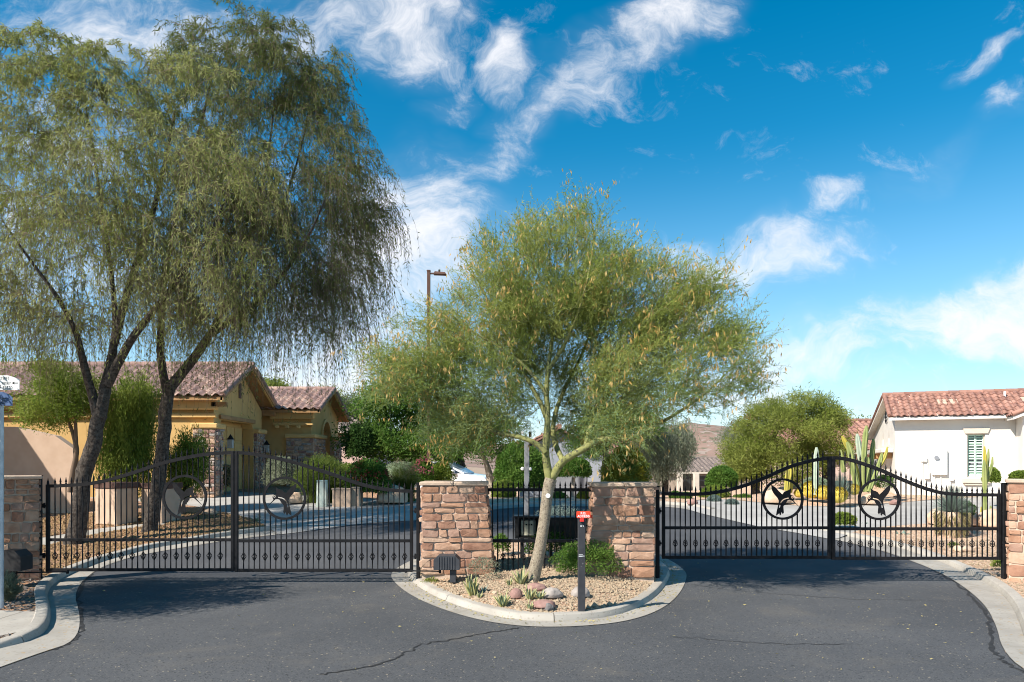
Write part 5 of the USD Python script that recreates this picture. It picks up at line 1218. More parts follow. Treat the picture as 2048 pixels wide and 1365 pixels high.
for k, (x, yt, w, hh_, Y, lab) in enumerate(((648, 785, 40, 34, 60, "far rounded tree top above the entry roof"), (700, 800, 28, 24, 62, "far grey-green tree top right of the entry roof"), (1725, 852, 34, 16, 60, "far tree tops beside the white gable"), (540, 772, 30, 18, 58, "far tree top between the two ochre roofs"))):
    small_tree("distant_tree", lab, [limb([(x, 940), (x, 880), (x, yt + hh_)], Y, [4, 3, 2])], [ell(x, yt + hh_ * .6, w * .8, hh_ * .8, Y, 2.0), ell(x + w * .5, yt + hh_, w * .6, hh_ * .6, Y, 1.6)], 110, 45, "leaf_silver" if k == 1 else "leaf_olive", .24, .09, 270 + k, .4)

# -- cacti and succulents, right garden
def rib_column(p, rad, ribs=7):
    p = np.asarray(p, float); p = dense_line(np.c_[p, np.asarray(rad)], .12); n = len(p); S_ = ribs * 2
    t = unit(np.gradient(p[:, :3], axis=0)); a = unit(np.cross(t, [0.05, 1, .02])); b = np.cross(t, a)
    ang = np.arange(S_) * 2 * np.pi / S_; k = np.where(np.arange(S_) % 2, .74, 1.0)
    end = np.clip((np.arange(n)[::-1] + .35) / 2.2, 0, 1) ** .5
    v = p[:, None, :3] + (p[:, 3] * end)[:, None, None] * k[None, :, None] * (np.cos(ang)[None, :, None] * a[:, None] + np.sin(ang)[None, :, None] * b[:, None])
    i, j = np.meshgrid(np.arange(n - 1), np.arange(S_), indexing="ij"); jj = (j + 1) % S_
    q = np.stack([i * S_ + j, i * S_ + jj, (i + 1) * S_ + jj, (i + 1) * S_ + j], -1).reshape(-1, 4)
    return v.reshape(-1, 3), q
def cactus(label, Y, arms, mat_="cactus", name="column_cactus", mats=None):
    t = thing(name, label, "cactus")
    for i, (px, rr) in enumerate(arms):
        p = np.array([at(x, y, Y + .12 * ((i * 7) % 5 - 2)) for x, y in px]); p = chaikin(p, 2)
        obj(t, "stem", rib_column(p, np.full(len(p), rr * Y / F)), (mats[i % len(mats)] if mats else mat_), smooth=30)
cactus("tall many-stemmed column cactus before the red-roofed house", 21.5, [([(1716, 984), (1706, 940), (1700, 900), (1694, 884)], 6), ([(1722, 984), (1712, 940), (1702, 905), (1690, 885), (1684, 872)], 5), ([(1726, 984), (1722, 930), (1716, 880), (1714, 868)], 5.5), ([(1730, 984), (1728, 940), (1728, 900), (1733, 852)], 5.5),
                                             ([(1736, 984), (1740, 940), (1744, 910), (1747, 878)], 5), ([(1738, 984), (1752, 945), (1760, 925), (1764, 906)], 4.5), ([(1756, 936), (1766, 922), (1773, 905), (1775, 894)], 4), ([(1734, 984), (1744, 965), (1752, 950), (1754, 935)], 4.5), ([(1728, 984), (1730, 960), (1738, 930), (1736, 915)], 4.5), ([(1688, 945), (1684, 925), (1681, 900)], 5)],
       mats=["cactus", "cactus_yellow", "cactus_grey", "cactus", "cactus"])
cactus("single pale grey-green saguaro post behind the right gate's middle", 21.5, [([(1632, 990), (1632, 940), (1633, 895)], 5.2)], "cactus_grey")
cactus("yellow-striped column cactus behind the right gate's first hummingbird", 22.0, [([(1572, 986), (1574, 955), (1576, 935)], 4.5), ([(1580, 986), (1583, 955), (1586, 934)], 4.5), ([(1576, 988), (1579, 960), (1581, 928)], 4)], "cactus_yellow")
cactus("branched lime cactus before the white house window", 17.5, [([(1971, 1034), (1970, 990), (1969, 940), (1968, 920)], 4.5), ([(1970, 960), (1970, 930), (1969, 893)], 3.6), ([(1971, 950), (1976, 920), (1977, 898)], 3.4), ([(1972, 965), (1980, 945), (1985, 925), (1985, 914)], 3.4), ([(1963, 1052), (1962, 1030), (1963, 1014)], 4), ([(1982, 1030), (1981, 1012)], 3.5)], "cactus", mats=["cactus", "cactus_yellow", "cactus"])
def rosette(name, label, cat, p, n, L, W, seed, mats, up=.9, spread=.55, curve=.25, group=None):
    """a rosette of stiff leaves, each a folded blade"""
    r = np.random.default_rng(seed); t = thing(name, label, cat, group)
    for k in range(n):
        a = k * 2.39996 + r.uniform(-.2, .2); f = (k + .5) / n
        el = up * (1 - f * spread) + r.uniform(-.1, .1); l = L * r.uniform(.75, 1.1) * (1 - .25 * f); K = 6
        h_ = np.array([math.cos(a), math.sin(a), 0]); s = np.linspace(0, 1, K)
        ang = el * math.pi / 2 - curve * s * (1 if f > .3 else .4)
        stp = np.c_[np.cos(ang)[:, None] * h_[None, :2], np.sin(ang)] * (l / (K - 1))
        c = np.asarray(p) + h_ * W * .4 + np.r_[np.zeros((1, 3)), np.cumsum(stp[:-1], 0)]
        side = np.array([-h_[1], h_[0], 0]); w = W * np.array([.75, 1.0, 1.0, .8, .5, .04])[:, None] / 2
        nrm = unit(np.cross(side, np.gradient(c, axis=0)))
        ed, mid = c + nrm * W * .16, c
        rows = np.stack([ed - side * w, mid - side * w * .55, mid + side * w * .55, ed + side * w], 1)
        v = rows.reshape(-1, 3); i, j = np.meshgrid(np.arange(K - 1), np.arange(3), indexing="ij")
        q = np.stack([i * 4 + j, i * 4 + j + 1, (i + 1) * 4 + j + 1, (i + 1) * 4 + j], -1)
        g = obj(t, "leaf", (v, q[:, 1].reshape(-1, 4)), mats[0])
        if len(mats) > 1: obj(g, "leaf_margin", (v, np.vstack([q[:, 0], q[:, 2]]).reshape(-1, 4)), mats[1])
        else: usdkit.mesh(stage, g, (v, q.reshape(-1, 4)), M[mats[0]])
def ros_px(label, x, y, hpx, n, wpx, seed, mats, name="agave", cat="agave", ground=G, **k):
    p = ground(x, y); s = p[1] / F
    rosette(name, label, cat, p, n, hpx * s, wpx * s, seed, mats, **k)
AG = ["agave", "agave_edge"]
ros_px("tallest yellow-striped agave, below the ribbed gate opener", 945, 1192, 44, 13, 10, 301, AG, ground=Gi, up=1.0, spread=.22, curve=.1)
ros_px("striped agave leaning at the foot of the green-barked tree", 1042, 1170, 36, 14, 7, 302, AG, ground=Gi, up=.95, spread=.4)
ros_px("striped agave nearest the kerb, left of the purple stone", 1006, 1214, 35, 15, 7, 303, AG, ground=Gi, up=.95, spread=.42)
ros_px("striped agave between the purple stone and the flat grey rock", 1060, 1200, 32, 11, 7.5, 304, AG, ground=Gi, up=1.0, spread=.35)
ros_px("striped agave growing against the flat grey rock", 1080, 1199, 24, 12, 6.5, 305, AG, ground=Gi, up=.85, spread=.5)
ros_px("small stubby agave before the reddish flat rock", 1060, 1220, 19, 8, 6, 306, AG, ground=Gi, up=1.0, spread=.3)
ros_px("small pale agave left of the agave at the tree's foot", 1019, 1172, 17, 8, 5, 307, AG, ground=Gi, up=1.0, spread=.3)
ros_px("tiny dark agave right of the tallest agave", 968, 1183, 14, 9, 4.5, 308, ["agave_blue"], ground=Gi, up=.8, spread=.6)
ros_px("tiny striped agave at the foot of the tallest agave", 959, 1196, 14, 7, 4.5, 309, AG, ground=Gi, up=.95, spread=.4)
ros_px("spiky dark agave on the red gravel behind the left gate", 512, 1047, 20, 16, 4, 310, ["agave"], up=.85, spread=.7)
ros_px("pale blue agave in gravel behind the right gate, near the kerb", 1804, 1074, 16, 12, 7, 311, ["agave_blue"], up=.8, spread=.6)
ros_px("tiny pale blue agave behind the right gate's second hummingbird", 1730, 1052, 9, 9, 5, 312, ["agave_blue"], up=.8, spread=.6)
def spiky(label, x0, x1, yt, yb, seed, n, Y, mat_="agave_blue", name="sotol", w=.006):
    r = np.random.default_rng(seed); c = at((x0 + x1) / 2, yb, Y); s = Y / F; t = thing(name, label, "sotol")
    R = (x1 - x0) / 2 * s; H = (yb - yt) * s; d = unit(r.normal(size=(n, 3))); d[:, 2] = np.abs(d[:, 2]) * 1.3 + .15; d = unit(d)
    tip = d * np.array([R, R, H]) * r.uniform(.8, 1.05, n)[:, None]; u = np.linspace(0, 1, 5)[None, :, None]
    P = c + u * tip[:, None] - u ** 2 * np.array([0, 0, .12 * H]) * (1 - d[:, None, 2:])
    obj(t, "blades", ribbons(P, np.linspace(1, .2, 5)[None] * w * np.ones((n, 1))), mat_, smooth=True); return t, c, s
spiky("blue-green sotol left of the tall column cactus", 1652, 1712, 942, 1000, 321, 500, 20.5)
t, c, s = spiky("large blue-green sotol on a pale shaggy stump behind the right gate", 1862, 1946, 968, 1026, 322, 700, 15.5)
r = np.random.default_rng(8); n = 900; a = r.uniform(0, 6.28, n); z = r.uniform(-.42, .05, n)
R_ = .26 + .1 * (z + .42)
obj(t, "stump", MB().tube([c + [0, 0, -.75], c + [0, 0, -.2], c + [0, 0, .02]], [.22, .2, .15], 12), "boulder_tan")
obj(t, "dead_leaves", leaves(np.c_[c[0] + np.cos(a) * R_, c[1] + np.sin(a) * R_, c[2] + z], np.c_[np.cos(a) * .5, np.sin(a) * .5, -np.ones(n)] + r.normal(0, .2, (n, 3)), .14, .02, r), "leaf_straw", kind="stuff")
spiky("spiky grey-green clump low behind the right gate's first hummingbird", 1516, 1560, 968, 1004, 323, 260, 22)
for k, (x, y, rr, Y, lab) in enumerate(((1622, 990, 17, 21.5, "golden barrel cactus cluster below the saguaro post"), (1646, 994, 14, 21.2, "golden barrel cactus right of the larger golden cluster"), (1708, 986, 11, 20.6, "round golden barrel cactus left of the right gate's second hummingbird"), (1677, 1000, 16, 20.2, "shaggy golden shrub below the blue-green sotol"), (1598, 992, 9, 22, "small golden cactus left of the barrel cluster"))):
    p = at(x, y, Y); R = rr * Y / F; t = thing("barrel_cactus", lab, "cactus", loc=tuple(p))
    m = trimesh.creation.uv_sphere(1.0, count=[12, 36]); v = m.vertices * R * np.array([1, 1, .92]); az = np.arctan2(v[:, 1], v[:, 0]); v[:, :2] *= (1 + .06 * np.cos(az * 18))[:, None]
    obj(t, "ribbed_body", (v + [0, 0, R * .5], m.faces), "barrel", smooth=40)
    rr_ = np.random.default_rng(k); d = unit(rr_.normal(size=(900, 3))); d[:, 2] = np.abs(d[:, 2])
    obj(t, "spines", leaves(d * R * .95 + [0, 0, R * .5], d + rr_.normal(0, .5, d.shape), R * .3, R * .05, rr_), "leaf_gold", kind="stuff")
bpx("grey_mound", "smooth blue-green mound behind the saguaro post", "shrub", 1606, 1660, 955, 992, "mound_green", 5000, .04, .02, 331, "round", Y=22.5)
bpx("grey_mound", "paler grey mound between the saguaro post and the sotol", "shrub", 1636, 1676, 970, 998, "leaf_silver", 3000, .05, .02, 332, "round", Y=22)
bpx("kerb_shrub", "bright green clipped shrub at the right driveway, behind the gate's middle", "shrub", 1668, 1713, 1028, 1058, "leaf_lime", 5000, .04, .024, 333, "loose")
bpx("box_hedge", "bright green square hedge under the white house window's right side", "hedge", 1970, 2001, 936, 976, "leaf_lime", 4500, .045, .028, 334, "round", Y=20)
bpx("dark_round_bush", "dark green bush right of the large sotol", "shrub", 1914, 1952, 1004, 1040, "leaf_dark", 4000, .045, .022, 335, "loose", Y=16.5)
bpx("pot_plant", "bright green bush showing above the pale-jointed wall", "shrub", 2026, 2064, 944, 966, "leaf_lime", 3000, .04, .026, 336, "round", Y=13.5)
bpx("white_wall_shrub", "thin green shrub at the corner of the white house", "shrub", 1752, 1790, 950, 988, "leaf_green", 2200, .05, .022, 337, "loose", Y=21.5, core=False)
bpx("gate_weed", "small green weed beside the gate post at the far right", "weed", 1990, 2006, 1120, 1142, "leaf_lime", 500, .035, .014, 338, "loose", core=False)
bpx("yellow_tuft", "yellow-green tuft at the kerb inside the right gate", "weed", 1902, 1914, 1086, 1098, "leaf_lime", 350, .03, .012, 339, "loose", core=False)

# -- island shrubs
c = Gi(1172, 1152)
bush("island_shrub", "loose fine-leaved green shrub between the leaning trunk and the shaded pillar", "shrub", c + [0, .0, .19], .52, .36, .30, "leaf_green", 8000, .034, .013, 341, "loose", core=False)
rr = np.random.default_rng(3)
c = Gi(968, 1160); bush("sparse_shrub", "sparse dry green shrub at the sunlit pillar's right foot", "shrub", c + [0, 0, .12], .26, .2, .2, "leaf_silver", 900, .03, .011, 342, "loose", core=False)
c = Gi(862, 1166); bush("ground_weed", "flat olive weed beside the opener's foot", "weed", c + [0, 0, .02], .14, .1, .05, "leaf_olive", 300, .03, .012, 343, "loose", core=False)
c = at(1100, 1092, 12.3); bush("fence_shrub", "green shrub behind the black fence, right of the leaning trunk", "shrub", c, .45, .3, .26, "leaf_green", 3500, .05, .02, 344, "loose", core=False)
c = at(1002, 1092, 12.6); bush("fence_shrub", "small leafy shrub behind the black fence beside the sunlit pillar", "shrub", c, .16, .16, .2, "leaf_green", 900, .05, .022, 345, "loose", core=False)
c = at(1122, 1040, 13.6); bush("wispy_shrub", "wispy grey-green shrub above the black cabinets", "shrub", c, .55, .3, .28, "leaf_bluegrey", 2200, .04, .012, 346, "loose", core=False)

# -- boulders and rocks
def rock(name, label, c, rx, ry, rz, mat_, seed, cat="rock", amp=.22, flat=.3):
    m = trimesh.creation.icosphere(3); d = m.vertices
    v = d * lumpy(d, seed, amp, 1.7)[:, None] * np.array([rx, ry, rz]); v[:, 2] = np.maximum(v[:, 2], -flat * rz)
    solo(name, (np.asarray(c) + v, m.faces), mat_, label, cat, smooth=32)
def rock_px(label, x, y, wpx, hpx, mat_, seed, ground=Gi, name="rock", **k):
    p = ground(x, y); s = p[1] / F
    rock(name, label, p + [0, 0, hpx * s * .3], wpx / 2 * s, wpx / 2 * s * .75, hpx * s * .72, mat_, seed, **k)
rock_px("rounded purple stone between the two striped agaves", 1032, 1197, 26, 20, "rock_purple", 401, amp=.1)
rock_px("flat pitted grey rock right of the agaves", 1103, 1196, 42, 20, "rock_grey", 402, amp=.3)
rock_px("dull reddish stone behind the flat grey rock, at the trunk's foot", 1072, 1181, 40, 14, "rock_purple", 403)
rock_px("low reddish flat rock near the kerb, before the grey rock", 1088, 1215, 46, 16, "rock_purple", 404, amp=.2)
rock_px("small dark rough rock nearest the kerb", 1098, 1221, 18, 14, "rock_dark", 405, amp=.3)
rock_px("smooth grey boulder behind the fire access post", 1161, 1194, 38, 20, "rock_grey", 406, amp=.1)
rock_px("small white stone at the sunlit pillar's left foot", 873, 1158, 10, 6, "white_paint", 407)
rock_px("fist-sized pale stone right of the tallest agave", 990, 1188, 12, 6, "boulder_tan", 408)
for k, (x, y, w_, h_, m_, lab) in enumerate(((588, 1008, 34, 24, "boulder_tan", "tan boulder behind the left gate's second hummingbird"), (785, 1008, 62, 36, "boulder_tan", "large tan boulder beside the small tan boxes"), (1553, 1008, 58, 30, "boulder_tan", "tan boulder behind the right gate's first hummingbird"), (1742, 1010, 40, 22, "boulder_tan", "tan boulder behind the right gate's second hummingbird"),
                                         (1990, 1056, 70, 38, "boulder_tan", "large tan boulder at the foot of the lime cactus"), (1935, 1052, 60, 30, "boulder_tan", "tan boulder right of the large sotol's stump"), (1868, 988, 36, 30, "rock_grey", "grey boulder against the white house wall"), (1880, 1050, 50, 34, "boulder_tan", "pale boulder left of the large sotol's stump"), (1926, 1103, 40, 12, "boulder_tan", "flat pale rock in the gravel inside the right gate"),
                                         (128, 1012, 60, 24, "boulder_tan", "tan boulder at the left end, behind the left gate"), (715, 938, 60, 22, "rock_grey", "grey boulder behind the reddish flowering shrub"), (420, 1030, 30, 12, "boulder_tan", "low boulder under the left gate's first hummingbird"), (1935, 1072, 16, 10, "rock_purple", "small red rock below the lime cactus"), (1790, 1010, 22, 10, "rock_purple", "small reddish rock at the right driveway's edge"), (1385, 1010, 22, 12, "rock_purple", "small brown rock at the kerb by the dark square shrubs"))):
    rock_px(lab, x, y, w_, h_, m_, 420 + k, ground=lambda a, b: G(a, b, .06), name="boulder", cat="boulder")

# ---------------------------------------------------------------- gravel, litter, weeds
def pebbles(n, sampler, zf, size, mat_, label, cat, seed):
    r = np.random.default_rng(seed); xy = sampler(r, n); n = len(xy)
    base = np.array([[1, 0, 0], [0, 1, 0], [-1, 0, 0], [0, -1, 0], [0, 0, 1], [0, 0, -.6]]); fc = np.array([[0, 1, 4], [1, 2, 4], [2, 3, 4], [3, 0, 4], [1, 0, 5], [2, 1, 5], [3, 2, 5], [0, 3, 5]])
    s = size * np.exp(r.normal(0, .38, n)); a = r.uniform(0, 6.28, n)
    v = base[None] * r.uniform(.6, 1.3, (n, 6, 1)) * s[:, None, None] * np.array([1, .8, .62])
    ca, sa = np.cos(a)[:, None], np.sin(a)[:, None]
    v = np.stack([v[..., 0] * ca - v[..., 1] * sa, v[..., 0] * sa + v[..., 1] * ca, v[..., 2]], -1)
    v += np.c_[xy, zf(xy[:, 0], xy[:, 1]) + s * .2][:, None]
    solo("gravel", (v.reshape(-1, 3), (np.arange(n)[:, None, None] * 6 + fc[None]).reshape(-1, 3)), mat_, label, cat, kind="stuff")
def in_poly(poly, bias=None):
    shapely.prepare(poly); x0, y0, x1, y1 = poly.bounds
    def f(r, n):
        p = np.c_[r.uniform(x0, x1, n * 3), r.uniform(y0, y1, n * 3)]
        if bias: p = p[r.random(len(p)) < bias(p)]
        return p[shapely.contains_xy(poly, p[:, 0], p[:, 1])][:n]
    return f
front_isl = bed.buffer(.03).intersection(sg.box(-5, 5, 5, 12.2))
pebbles(12000, in_poly(front_isl), zi, .019, "pebble", "tan crushed gravel covering the middle island bed", "gravel", 501)
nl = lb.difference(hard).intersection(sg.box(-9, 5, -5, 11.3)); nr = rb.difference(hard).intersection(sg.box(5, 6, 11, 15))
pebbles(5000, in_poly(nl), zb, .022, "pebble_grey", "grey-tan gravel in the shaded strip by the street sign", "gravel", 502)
pebbles(7000, in_poly(nr), zb, .019, "pebble", "tan gravel inside and beside the right gate", "gravel", 503)
ml = lb.difference(hard).intersection(sg.box(-12, 11.3, -2, 19))
pebbles(13000, in_poly(ml), zb, .026, "pebble_red", "reddish gravel under the weeping trees", "gravel", 504)
# fallen leaves on road and gutter
r = np.random.default_rng(9)
p = np.c_[r.uniform(-7, 7.5, 900), r.uniform(5.9, 14, 900)]
edge = np.exp(-np.abs(shapely.distance(shapely.points(p[:, 0], p[:, 1]), ai.exterior)) / .8)
keep = shapely.contains_xy(wide, p[:, 0], p[:, 1]) & ~shapely.contains_xy(ki.buffer(.03), p[:, 0], p[:, 1]) & (r.random(900) < .28 + .7 * edge)
p = p[keep]
q = ai.exterior; t_ = r.uniform(.0, .55, 420) * q.length
pts = np.array([q.interpolate(s_).coords[0] for s_ in t_]); pts += (np.array([[.55, 11.3]]) - pts) / np.linalg.norm(np.array([[.55, 11.3]]) - pts, axis=1)[:, None] * np.clip(r.normal(.2, .07, (420, 1)), .02, .25)
p = np.vstack([p, pts]); P3 = np.c_[p, T(p[:, 0], p[:, 1]) + .014]
dr = np.c_[r.normal(0, 1, (len(p), 2)), r.uniform(.0, .25, len(p))]
solo("fallen_leaves", leaves(P3, dr, r.uniform(.018, .05, len(p)), r.uniform(.008, .018, len(p)), r), "litter", "tan leaves and pods fallen on road and gutter", "leaf litter", kind="stuff")

# ---------------------------------------------------------------- hill
hx, hy = np.meshgrid(np.linspace(-260, 420, 120), np.linspace(260, 620, 60), indexing="ij")
def bumpf(x, y, cx, cy, sx, sy, h): return h * np.exp(-((x - cx) / sx) ** 2 - ((y - cy) / sy) ** 2)
hz = bumpf(hx, hy, 112, 430, 42, 70, 18) + bumpf(hx, hy, 60, 450, 120, 80, 11) + bumpf(hx, hy, 170, 450, 60, 80, 8) + bumpf(hx, hy, -60, 470, 140, 80, 10)
hz = hz * (.9 + .35 * (meshkit.fbm(np.stack([hx / 40, hy / 40, hx * 0], -1), 4, 3) - .5)) - .5
i, j = np.meshgrid(np.arange(119), np.arange(59), indexing="ij")
solo("hill", (np.stack([hx, hy, hz], -1).reshape(-1, 3), np.stack([i * 60 + j, (i + 1) * 60 + j, (i + 1) * 60 + j + 1, i * 60 + j + 1], -1).reshape(-1, 4)), "hill_soil", kind="structure", smooth=True)

# ---------------------------------------------------------------- street furniture
# fire access post
p = Gi(1163, 1225); Yf = p[1]; a, b = at(1156, 1031, Yf), at(1170, 1225, Yf)
t = thing("fire_access_post", "dark square post with orange-red fire department sign near the island kerb", "post")
obj(t, "post_tube", MB().box(a[0], b[0], Yf - .04, Yf + .045, p[2] - .1, a[2] - .03, .004), "post_paint")
obj(t, "post_cap", MB().hull([(a[0] + .002, Yf - .038, a[2] - .029), (b[0] - .002, Yf - .038, a[2] - .029), (b[0] - .002, Yf + .043, a[2] - .029), (a[0] + .002, Yf + .043, a[2] - .029), (a[0] + .018, Yf - .02, a[2] + .03), (b[0] - .018, Yf - .02, a[2] + .03), (b[0] - .018, Yf + .025, a[2] + .03), (a[0] + .018, Yf + .025, a[2] + .03)]), "post_paint")
q0, q1 = at(1152, 1022, Yf), at(1180, 1036, Yf); rd_ = sg.box(q0[0], q1[2], q1[0], q0[2]).buffer(-.018).buffer(.018)
sgn = obj(t, "sign_plate", MB().prism(rd_, (0, Yf - .048, 0), (1, 0, 0), (0, 0, 1), (0, -.006, 0)), "red_paint")
def lettering(parent, name, text, hgt, x, y, z, mat_, bold=False, centre=True, xs=1.0, direction=(1, 0, 0)):
    m = meshkit.text_mesh(text, hgt, .0012, bold); v = m.vertices.copy(); v[:, 0] *= xs
    if centre: v[:, 0] -= (v[:, 0].max() + v[:, 0].min()) / 2
    u = np.asarray(direction, float); nn = np.array([u[1], -u[0], 0])
    obj(parent, name, (np.array([x, y, z]) + v[:, :1] * u + v[:, 1:2] * np.array([0, 0, 1.0]) + v[:, 2:] * nn, m.faces), mat_)
xm = (q0[0] + q1[0]) / 2
lettering(sgn, "lettering", "F.D.", .027, xm, Yf - .0545, q1[2] + .047, "sign_white", True); lettering(sgn, "lettering", "ACCESS", .027, xm, Yf - .0545, q1[2] + .011, "sign_white", True)
z1 = q1[2]; obj(t, "lock_box", MB().box(a[0] + .018, b[0] - .018, Yf - .085, Yf - .042, z1 - .045, z1 - .004, .004), "red_box")
lettering(t, "number_decal", "28 9", .016, (a[0] + b[0]) / 2, Yf - .0408, at(0, 1052, Yf)[2] - .008, "sign_white", True)
for (zz, w_) in ((1109, .05), (1112, .07), (1113.5, .045)): obj(t, "scuff_mark", MB().box(a[0] + .006, a[0] + .006 + w_, Yf - .0412, Yf - .0402, at(0, zz, Yf)[2], at(0, zz, Yf)[2] + .004), "sign_white")
obj(t, "sign_tab", MB().hull([(q1[0] - .02, Yf - .046, q1[2] + .01), (q1[0] + .03, Yf - .02, q1[2] - .012), (q1[0] - .02, Yf - .046, q1[2] + .05), (q1[0] + .03, Yf - .02, q1[2] + .03), (q1[0] - .02, Yf - .042, q1[2] + .01), (q1[0] + .03, Yf - .016, q1[2] - .012)]), "red_paint")
# camera pole and black cabinets behind the fence
t = thing("camera_pole", "grey square pole with small cameras behind the black fence", "pole")
Yc = 12.7; a, b = at(1048.5, 878, Yc), at(1058.5, 1090, Yc)
obj(t, "pole_tube", MB().box(a[0], b[0], Yc - .04, Yc + .045, .1, a[2], .004), "grey_paint")
for x, y in ((1045, 938), (1060, 938.5)): p = at(x, y, Yc); obj(t, "round_camera", MB().tube([p + [0, .04, 0], p + [0, -.02, 0], p + [0, -.04, 0]], [.034, .034, .02], 12), "white_paint")
p = at(1045, 866, Yc); obj(t, "dome_camera", dome(p, .03, .03, .03, 1, 1, .01, 1, 2, -1), "white_paint", smooth=True)
p = at(1061, 869, Yc); obj(t, "bracket", MB().box(p[0] - .03, p[0] + .02, Yc - .04, Yc + .04, p[2] - .05, p[2] + .05, .005), "iron")
obj(t, "junction_box", MB().box(b[0] + .001, b[0] + .05, Yc - .03, Yc + .03, a[2] - .13, a[2] - .03, .004), "iron")
t = thing("keypad_cabinet", "black open cabinet holding a beige control box behind the leaning trunk", "cabinet")
Yk = 12.15; a, b = at(1029, 1036, Yk), at(1080, 1078, Yk); dd = .30
obj(t, "cabinet_back", MB().box(a[0], b[0], Yk + dd, Yk + dd + .02, b[2], a[2]), "black_box")
for (x0, x1, z0, z1) in ((a[0], a[0] + .07, b[2], a[2]), (b[0] - .03, b[0], b[2], a[2])): obj(t, "cabinet_side", MB().box(x0, x1, Yk, Yk + dd - .002, z0, z1, .003), "black_box")
obj(t, "cabinet_top", MB().box(a[0] - .01, b[0] + .01, Yk - .03, Yk + dd, a[2] + .002, a[2] + .03, .004), "black_box")
obj(t, "cabinet_base", MB().box(a[0] + .071, b[0] - .031, Yk, Yk + dd - .002, b[2], b[2] + .03), "black_box")
p, q = at(1042, 1042, Yk), at(1071, 1072.5, Yk); bx = obj(t, "control_box", MB().box(p[0], q[0], Yk + .06, Yk + dd - .01, q[2], p[2], .008), "beige_box")
for k in range(3): obj(bx, "button", MB().box(p[0] + .08 + k * .045, p[0] + .11 + k * .045, Yk + .052, Yk + .0585, p[2] - .085, p[2] - .06, .002), "iron")
for x in (a[0] + .1, b[0] - .12): obj(t, "leg", MB().box(x, x + .05, Yk + .1, Yk + .15, .15, b[2] - .001), "black_box")
t = thing("dark_cabinet", "second black cabinet behind the fence, right of the leaning trunk", "cabinet")
a, b = at(1093, 1038, Yk + .02), at(1158, 1078, Yk + .02)
obj(t, "cabinet_body", MB().box(a[0], b[0], Yk + .06, Yk + .36, b[2], a[2], .006), "black_box"); obj(t, "cabinet_lid", MB().box(a[0] - .012, b[0] + .012, Yk + .02, Yk + .37, a[2] + .002, a[2] + .025, .004), "black_box")
obj(t, "glass_front", MB().box(a[0] + .05, a[0] + .3, Yk + .045, Yk + .058, b[2] + .06, a[2] - .05), "glass_dark")
for x in (a[0] + .06, b[0] - .12): obj(t, "leg", MB().box(x, x + .05, Yk + .12, Yk + .17, .15, b[2] - .001), "black_box")
# utility boxes on the left
p = G(642, 1014, .06); Y = p[1]; s = Y / F
t = thing("cable_pedestal", "pale green utility pedestal before the feathery shrub", "utility box"); w_ = 19 * s; hh_ = 51 * s
obj(t, "pedestal_body", MB().hull([(p[0] - w_ * k + dx, Y + y + dy, p[2] + z) for k, z, dx in ((.55, -.05, 0), (.44, hh_, 0)) for y in (0, w_) for dy in (0,)] + [(p[0] + w_ * k, Y + y, p[2] + z) for k, z in ((.55, -.05), (.44, hh_)) for y in (0, w_)]), "pale_green_box")
obj(t, "pedestal_lid", MB().box(p[0] - w_ * .47, p[0] + w_ * .47, Y - .015, Y + w_ + .015, p[2] + hh_ + .001, p[2] + hh_ + .03, .01), "pale_green_box")
for k, (x0, x1, yt, yb, lab) in enumerate(((664, 702, 978, 1014, "wider tan utility box right of the green pedestal"), (703, 719, 975, 1013, "narrow tan utility box beside the dark flowering shrub"))):
    p = G((x0 + x1) / 2, yb, .06); Y = p[1]; s = Y / F; w_ = (x1 - x0) * s; t = thing("utility_box", lab, "utility box")
    obj(t, "box_body", MB().box(p[0] - w_ / 2, p[0] + w_ / 2, Y, Y + .5, p[2] - .05, p[2] + (yb - yt) * s - .03, .012), "tan_box")
    obj(t, "box_lid", MB().box(p[0] - w_ / 2 - .012, p[0] + w_ / 2 + .012, Y - .015, Y + .515, p[2] + (yb - yt) * s - .028, p[2] + (yb - yt) * s + .01, .006), "tan_box")
# street lamp
Yl = 28.0; a = at(857.5, 541, Yl); t = thing("street_lamp", "tall square lamp pole with flat lamp head left of the green-barked tree", "street lamp"); zb0 = float(T(a[0], Yl)) - .1
obj(t, "pole", MB().box(a[0] - .062, a[0] + .062, Yl - .06, Yl + .06, zb0, a[2] - .05, .006), "brown_cap"); obj(t, "pole_cap", MB().box(a[0] - .075, a[0] + .075, Yl - .075, Yl + .075, a[2] - .049, a[2], .01), "brown_cap")
obj(t, "arm", MB().tube([(a[0] + .06, Yl, a[2] - .13), (a[0] + .25, Yl, a[2] - .13)], .035, 8), "brown_cap")
hd = obj(t, "lamp_head", MB().hull([(a[0] + .2, Yl - .14, a[2] - .17), (a[0] + .2, Yl + .14, a[2] - .17), (a[0] + .72, Yl - .15, a[2] - .19), (a[0] + .72, Yl + .15, a[2] - .19), (a[0] + .25, Yl - .1, a[2] - .06), (a[0] + .25, Yl + .1, a[2] - .06), (a[0] + .66, Yl - .1, a[2] - .10), (a[0] + .66, Yl + .1, a[2] - .10)]), "brown_cap")
obj(hd, "photocell", MB().tube([(a[0] + .42, Yl, a[2] - .075), (a[0] + .42, Yl, a[2] + .02)], .04, 10), "iron")
